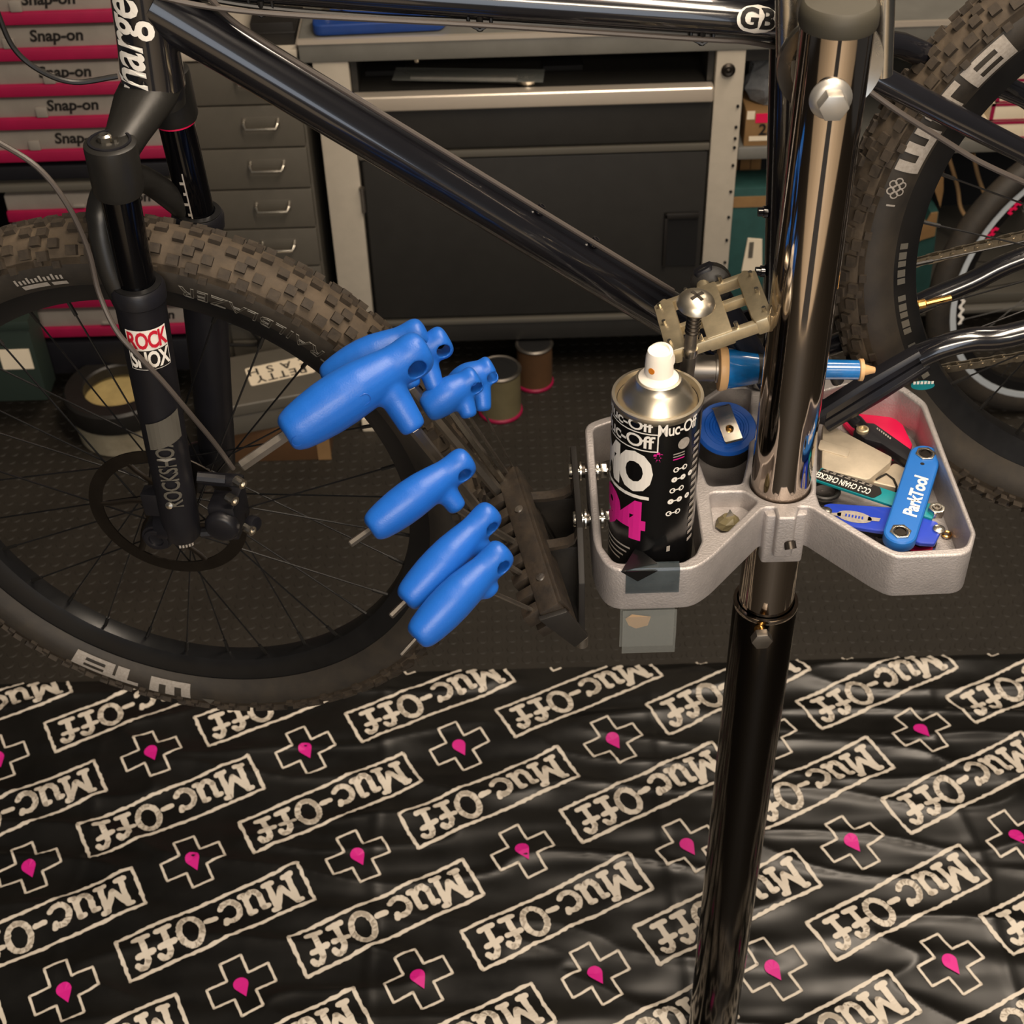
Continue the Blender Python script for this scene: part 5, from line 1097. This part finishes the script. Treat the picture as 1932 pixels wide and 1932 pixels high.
mb.add([oc + od * a + on_ * b_ for a, b_ in ((-.025, -.004), (-.013, -.003), (-.013, .003), (-.024, -.001))], [(0, 1, 2, 3)]); mb.add([oc + od * a + on_ * b_ for a, b_ in ((.013, -.002), (.024, .000), (.025, .005), (.013, .004))], [(0, 1, 2, 3)])
obj('oval_logo', mb, 'white_dim', mt_, sm=0, fixn=False)
mb = MB()
for k in range(6): mb.add([oc + od * (-.009 + .0032 * k + a) + on_ * b_ + V((0, 0, .0004)) for a, b_ in ((0, -.002), (.0016, -.002), (.0016, .002), (0, .002))], [(0, 1, 2, 3)])
obj('logo_print', mb, 'violet', mt_, sm=0, fixn=False)
# park-blue double ended wrench with hex inserts
zp = ZT - .010
pa, pb = onZ(1746, 857, zp), onZ(1699, 1004, zp); pd_ = (pb - pa).normalized(); pq = V((-pd_.y, pd_.x, 0)); pl = (pb - pa).length
pw = thing('hex_wrench_bar', (pa + pb) / 2, 'bright blue bar wrench with a steel hex insert at each end, across the tray tools', 'wrench')
up_ = V((0, 0, 1)); wd_ = .0315
obj('handle', MB().prism([ (pa + pb) / 2 + pd_ * x + pq * y - up_ * .013 for x, y in stadium(pl + wd_, wd_, 12)], up_ * .013), 'park', pw, bev=.0035, segs=3)
for e in (pa, pb):
    ins = obj('hex_insert', hexnut(MB(), e - up_ * .002, up_, .0105, .0036, .0068), 'steel', pw, bev=.0004)
    obj('socket', MB().lathe(e + up_ * .0005, up_, [(.0064, 0), (.0064, .0012), (.0052, .0012), (.0050, -.0006), (0, -.0006)], 18), 'steel_dark', ins)
obj('hang_hole', MB().lathe(pa + pd_ * .0165 + up_ * .0001, up_, [(.0022, 0), (0, .0002)], 12), 'void', pw)
mb = MB(); put(mb, letters('ParkTool', .0185, bold=.035, shear=.12, space=.92), planar((pa + pb) / 2 + pd_ * .006 + pq * .004 + up_ * .0004, -pd_, pd_.cross(up_) * 1.0 if pd_.cross(up_).x < 0 else -pd_.cross(up_)))
obj('lettering', mb, 'white', pw, sm=0, fixn=False)
mb = MB(); put(mb, letters('MLW', .0075, bold=.02), planar((pa + pb) / 2 + pd_ * .004 - pq * .009 + up_ * .0004, -pd_, pd_.cross(up_) if pd_.cross(up_).x < 0 else -pd_.cross(up_)))
# black lever tool on the magenta pad
lv_ = thing('lever_tool', onZ(1660, 830, ZF + .01), 'black lever tool with a brass bush resting on the magenta pad', 'tool')
zl_ = ZF + .022
obj('arm', slab(((1610, 812), (1622, 796), (1650, 798), (1730, 855), (1742, 872), (1728, 880), (1662, 836), (1632, 828)), zl_, .011, .004), 'matte_black', lv_, bev=.002)
obj('bush', MB().lathe(onZ(1627, 813, zl_), up_, [(.0066, -.002), (.0066, .003), (.0045, .0034), (.0042, .001), (0, .001)], 20), 'gold', lv_)
obj('knuckle', MB().tube([onZ(1600, 782, zl_ + .008), onZ(1616, 796, zl_ + .004), onZ(1628, 806, zl_ - .004)], [.006, .0075, .006], 12), 'matte_black', lv_)
mb = MB()
for k in range(7): mb.add([onZ(x, y, zl_ + .0003) for x, y in ((1655 + 4 * k, 806 + 3 * k), (1657.4 + 4 * k, 808 + 3 * k), (1656 + 4 * k, 811 + 3 * k), (1653.6 + 4 * k, 809 + 3 * k))], [(0, 1, 2, 3)])
obj('mark', mb, 'white_dim', lv_, sm=0, fixn=False)
# black washers stack by the collar
ws = thing('rubber_ring', onZ(1556, 925, ZF), 'shiny black rubber rings stacked in the tray next to the pole collar', 'ring')
for k in range(3): obj('ring', MB().tube([onZ(1556, 926, ZF + .006 + .005 * k) + V((.0135 * math.cos(2 * PI * q / 24), .0135 * math.sin(2 * PI * q / 24), 0)) for q in range(24)], .0028, 8, closed=True), 'hose', ws)
tag(obj('small_nut', hexnut(MB(), onZ(1659, 1018, ZF + .001), up_, .0045, .005, .002), 'steel', None), 'tiny steel nut on the tray floor left of the bright blue bar wrench', 'nut')
tag(obj('copper_washer', MB().tube([onZ(1786, 1008, ZF + .003) + V((.004 * math.cos(2 * PI * q / 14), .004 * math.sin(2 * PI * q / 14), 0)) for q in range(14)], .0013, 6, closed=True), 'brass', None), 'tiny copper washer on the tray floor right of the folding tool', 'washer')
tg = thing('teal_tab', onZ(1742, 727, ZT), 'small teal plastic tab with white print clipped on the rear tray rim', 'tab')
te = onZ(1742, 730, ZT + .004)
obj('tab', MB().prism([te + V((.0125 * math.cos(2 * PI * k / 20), 0.002, .0055 * math.sin(2 * PI * k / 20))) for k in range(20)], (0, .002, 0)), 'teal', tg)
mb = MB()
for k in range(6): mb.span((te.x - .011 + .0038 * k, te.y + .0008, te.z + .003), (te.x - .0085 + .0038 * k, te.y + .0016, te.z + .006))
obj('white_print', mb, 'white', tg)
# ================================================================== wrench holder and the eight P-handled wrenches
hold = thing('wrench_holder', (0.05, 1.08, 1.0), 'dusty black plastic wrench holder bracketed to the left side of the tray', 'holder')
hb, hf = onZ(958, 915, 1.022), onZ(1042, 1180, 1.022); hl_ = (hf - hb); hL = hl_.length; hd_ = hl_.normalized()
hu = V((-0.5, 0, 0.866)); hu = (hu - hd_ * hu.dot(hd_)).normalized(); hw = hd_.cross(hu)
if hw.x < 0: hw = -hw
HA = (hd_, hw, hu); hc = (hb + hf) / 2
obj('block', MB().box(hc + hw * 0.008, (hL, 0.021, 0.042), HA), 'holder', hold, bev=.003)
obj('front_face', MB().prism([hf + hw * a + hu * b_ + hd_ * .0005 for a, b_ in ((-.004, .020), (.021, .012), (.021, -.030), (.004, -.034))], hd_ * .006), 'black_plastic', hold, bev=.001)
for k in range(9):
    p = hb + hd_ * (hL * (.06 + .11 * k)) - hw * .009
    obj('clip_tooth', MB().box(p + hu * .012, (0.0125, 0.020, 0.016), HA).box(p - hu * .010, (0.010, 0.016, 0.012), HA), 'holder', hold, bev=.0015)
for k in (.32, .80):
    obj('rivet', MB().lathe(hb + hd_ * (hL * k) + hw * .010 + hu * .021, hu, [(.0045, 0), (.004, .0014), (0, .002)], 12), 'steel_dull', hold)
obj('rib', MB().box(hc + hw * .0195 + hu * .010, (hL * .96, .004, .018), HA), 'holder', hold, bev=.001)
xw = T(1107, 883)[0]; yb_h, yf_h = onZ(1094, 890, ZT - .012).y + .03, onY(1104, 1060, T(1112, 960)[1]).y - .075
zbot = onY(1104, 1212, yf_h).z
obj('plate', MB().prism([V((xw - .0145, y, z)) for y, z in ((yb_h, ZT - .002), (yf_h + .05, ZT - .002), (yf_h + .012, ZT - .04), (yf_h, zbot), (yf_h + .012, zbot - .002), (yb_h - .01, ZT - .09))], (.006, 0, 0)), 'ink', hold, bev=.001)
for px, py in ((1050, 936), (1058, 1028)):
    pz = ZT - .022; y_ = onZ(px, py, pz).y; xl = onZ(1012, py, pz).x
    obj('lug', MB().loft([[V((x, y_ + dy, z + dz)) for dy, dz in ((-.006, 0), (.006, 0), (.006, .004), (-.006, .004))] for x, z in ((xl - .012, pz - .003), (xw - .040, pz - .002), (xw - .024, pz + .001), (xw - .017, pz + .006), (xw - .0145, pz + .014))]), 'holder', hold)
    obj('gusset', MB().prism([V((x, y_ - .003, z)) for x, z in ((xl - .010, pz - .003), (xw - .014, pz - .001), (xw - .0125, pz - .105), (xw - .022, pz - .110), (xl - .004, pz - .030))], (0, .006, 0)), 'black_plastic', hold, bev=.001)
    obj('gusset_rib', MB().tube([V((xl + .004, y_ - .004, pz - .022)), V((xw - .016, y_ - .004, pz - .098))], .0018, 6), 'black_plastic', hold)
obj('foot_pad', MB().cyl(V((xw - .0115, yf_h - .001, zbot - .002)), V((xw - .0115, yf_h - .001, zbot + .010)), .006, n=12), 'steel_dull', hold)
for (hx_, hy_, nx_, ny_) in ((1088, 889, 1128, 887), (1097, 979, 1138, 977)):
    zb0 = ZT - .0135; o = onZ(hx_, hy_, zb0); o2 = V((xw + .014, o.y, o.z))
    bo_ = obj('bolt', MB().cyl(V((o.x, o.y, o.z)), V((xw + .0222, o.y, o.z)), .0032, n=12), 'steel', hold)
    obj('bolt_head', MB().lathe(V((o.x - .004, o.y, o.z)), (1, 0, 0), [(.0, -.0045), (.0072, -.0042), (.0076, -.003), (.0076, .005), (.0040, .005)], 20), 'steel', bo_)
    obj('washer', MB().cyl(V((o.x + .003, o.y, o.z)), V((o.x + .0046, o.y, o.z)), .0098, n=20), 'steel', bo_)
    obj('spacer', MB().cyl(V((o.x + .0046, o.y, o.z)), V((xw - .001, o.y, o.z)), .0078, n=18), 'steel_dark', bo_)
    obj('nut', hexnut(MB(), V((xw + .0145, o.y, o.z)), (1, 0, 0), .0085, .0065), 'steel', bo_, bev=.0006)
    obj('washer', MB().cyl(V((xw + .0105, o.y, o.z)), V((xw + .0125, o.y, o.z)), .0098, n=20), 'steel', bo_)

def cut_and_smooth(mb, hole):
    me = bpy.data.meshes.new('tmp'); me.from_pydata([tuple(p) for p in mb.v], [], mb.f)
    bm = bmesh.new(); bm.from_mesh(me); bmesh.ops.recalc_face_normals(bm, faces=bm.faces); bm.to_mesh(me); bm.free()
    o = bpy.data.objects.new('tmp', me); COL.objects.link(o)
    hm = bpy.data.meshes.new('tmpc'); hm.from_pydata([tuple(p) for p in hole.v], [], hole.f)
    bm = bmesh.new(); bm.from_mesh(hm); bmesh.ops.recalc_face_normals(bm, faces=bm.faces); bm.to_mesh(hm); bm.free()
    c = bpy.data.objects.new('tmpc', hm); COL.objects.link(c)
    r = o.modifiers.new('r', 'REMESH'); r.mode = 'VOXEL'; r.voxel_size = .0016
    s = o.modifiers.new('s', 'SMOOTH'); s.factor = .6; s.iterations = 6
    b_ = o.modifiers.new('b', 'BOOLEAN'); b_.operation = 'DIFFERENCE'; b_.object = c; b_.solver = 'EXACT'
    r2 = o.modifiers.new('r2', 'REMESH'); r2.mode = 'VOXEL'; r2.voxel_size = .00125
    s2 = o.modifiers.new('s2', 'SMOOTH'); s2.factor = .5; s2.iterations = 5
    bpy.context.view_layer.update(); dg = bpy.context.evaluated_depsgraph_get()
    res = bpy.data.meshes.new_from_object(o.evaluated_get(dg))
    for x in (o, c): bpy.data.objects.remove(x)
    bpy.data.meshes.remove(me); bpy.data.meshes.remove(hm)
    return res
def p_wrench(label, head, tail, stub, target, tip, D, k, hexr, Dt=None, plain=False, bend=1.0):
    """P-handled hex wrench. head and tail: ends of the grip; stub: where the long arm leaves; target: holder socket"""
    D *= .985; Dt = (Dt or D / .985) * .985
    H, Tl, Sx, B = onD(*head, D), onD(*tail, Dt), onD(*stub, D + .004), onZ(*target, 1.035)
    a = (Tl - H); L = a.length; a.normalize()
    r = (B - Sx).normalized(); n = a.cross(r).normalized(); up = n.cross(a)       # up points away from the long arm or towards it
    if up.dot(r) > 0: up = -up
    root = H + a * (L * .30)
    w = thing('hex_wrench', root, label, 'wrench', 'blue P-handled hex wrenches in the holder')
    prof = [(-.035, .40, .32, .0), (-.020, .72, .60, .0), (.02, .90, .74, .0), (.08, .95, .78, -.03), (.14, .90, .75, -.02), (.22, .84, .75, .04), (.32, .90, .84, .09), (.45, 1.02, .94, .10), (.58, 1.07, .98, .08), (.70, 1.05, .97, .05), (.82, .97, .91, .02), (.92, .86, .82, 0), (.975, .74, .70, 0), (1.0, .56, .54, 0)]
    R0 = .0245 * k
    mb = MB(); rings = []
    for t, ra, rn, o in prof:
        c = H + a * (L * t) + up * (o * R0 * bend)
        rings.append([c + up * (R0 * ra * math.cos(2 * PI * q / 20)) + n * (R0 * rn * math.sin(2 * PI * q / 20)) for q in range(20)])
    mb.loft(rings)
    sd = (Sx - root).normalized(); sl = (Sx - root).length
    mb.tube([root + up * (R0 * .2), root + sd * (sl * .45), root + sd * (sl * .9), Sx - sd * .0015, Sx], [R0 * .62, R0 * .56, R0 * .50, R0 * .46, R0 * .34], 18)
    mb.tube([root + a * (L * .10), root + sd * (R0 * .9)], [R0 * .7, R0 * .5], 14)
    hp = H + a * (L * .095) - up * (R0 * .22)
    nc = n if n.dot(CAM - H) > 0 else -n; hn = (nc + (CAM - H).normalized() * .75).normalized()
    hole = MB().tube([hp - hn * (R0 * 2), hp + hn * (R0 * 2)], R0 * .37, 20)
    me = cut_and_smooth(mb, hole)
    for v in me.vertices: v.co -= w.location
    me.polygons.foreach_set('use_smooth', [True] * len(me.polygons)); me.materials.clear(); me.materials.append(M['blue'])
    g = bpy.data.objects.new('grip', me); COL.objects.link(g); g.parent = w
    e = B + r * .03
    obj('long_arm', MB().tube([root + sd * (sl * .5), Sx, Sx + (e - Sx) * .02, e], hexr, 6), 'steel' if abs(hexr - .0046) < 1e-5 else 'steel_dull', w, sm=20)
    if tip:
        tp_ = onD(*tip, Dt); dd = (tp_ - Tl).normalized()
        obj('short_arm', MB().tube([Tl - dd * .01, tp_ - dd * .0012, tp_], [hexr, hexr, hexr * .8], 6), 'steel_dull', w, sm=20)
    return w, g, (H, Tl, a, up, n, R0, L)
P1 = p_wrench('largest blue P-handled hex wrench, with a thick hex tip pointing lower left', (797, 660), (538, 822), (783, 812), (905, 965), (454, 880), 1.335, 1.0, .0055, Dt=1.315)
p_wrench('blue hex wrench directly behind the largest one, its thick dark arm running to the holder', (800, 630), (612, 722), (778, 733), (938, 925), None, 1.395, .84, .0058)
p_wrench('blue hex wrench with a shiny arm, third head from the left at the back', (842, 640), (700, 722), (823, 737), (950, 912), None, 1.40, .74, .0046)
p_wrench('small blue hex wrench with a thin arm, left one of the pair at the back', (900, 712), (800, 775), (886, 788), (962, 900), None, 1.41, .68, .0018)
p_wrench('smallest blue hex wrench with a needle thin arm, right one of the back pair', (930, 694), (850, 738), (912, 776), (974, 893), None, 1.435, .68, .0012)
p_wrench('upper one of the three blue hex wrenches hanging in front of the holder', (882, 868), (698, 1000), (866, 962), (968, 1022), (660, 1027), 1.34, .74, .0034, Dt=1.325)
p_wrench('middle one of the three blue hex wrenches hanging in front of the holder', (928, 966), (764, 1136), (935, 1052), (980, 1080), (737, 1163), 1.32, .72, .0030, Dt=1.30)
p_wrench('lowest blue hex wrench at the front of the holder, with a thin tip', (950, 1040), (784, 1206), (930, 1118), (1002, 1150), (757, 1236), 1.30, .74, .0021, Dt=1.28)
# moulded oval badge on the largest grip
from mathutils.bvhtree import BVHTree
g1 = P1[1]; bvh = BVHTree.FromPolygons([v.co + P1[0].location for v in g1.data.vertices], [tuple(p.vertices) for p in g1.data.polygons])
pts = []
A_, B_ = V((560, 832)), V((690, 752)); dd = (B_ - A_).normalized(); nn = V((-dd.y, dd.x))
for x, y in stadium((B_ - A_).length + 18, 19, 8):
    px = (A_ + B_) / 2 + dd * x + nn * y; d_ = ray(px.x, px.y).normalized(); h_ = bvh.ray_cast(CAM, d_)
    if h_[0] is not None: pts.append(h_[0] + h_[1] * .0001)
if len(pts) > 8: obj('moulded_badge', MB().tube(pts, .0005, 6, closed=True), 'blue_in', P1[0])
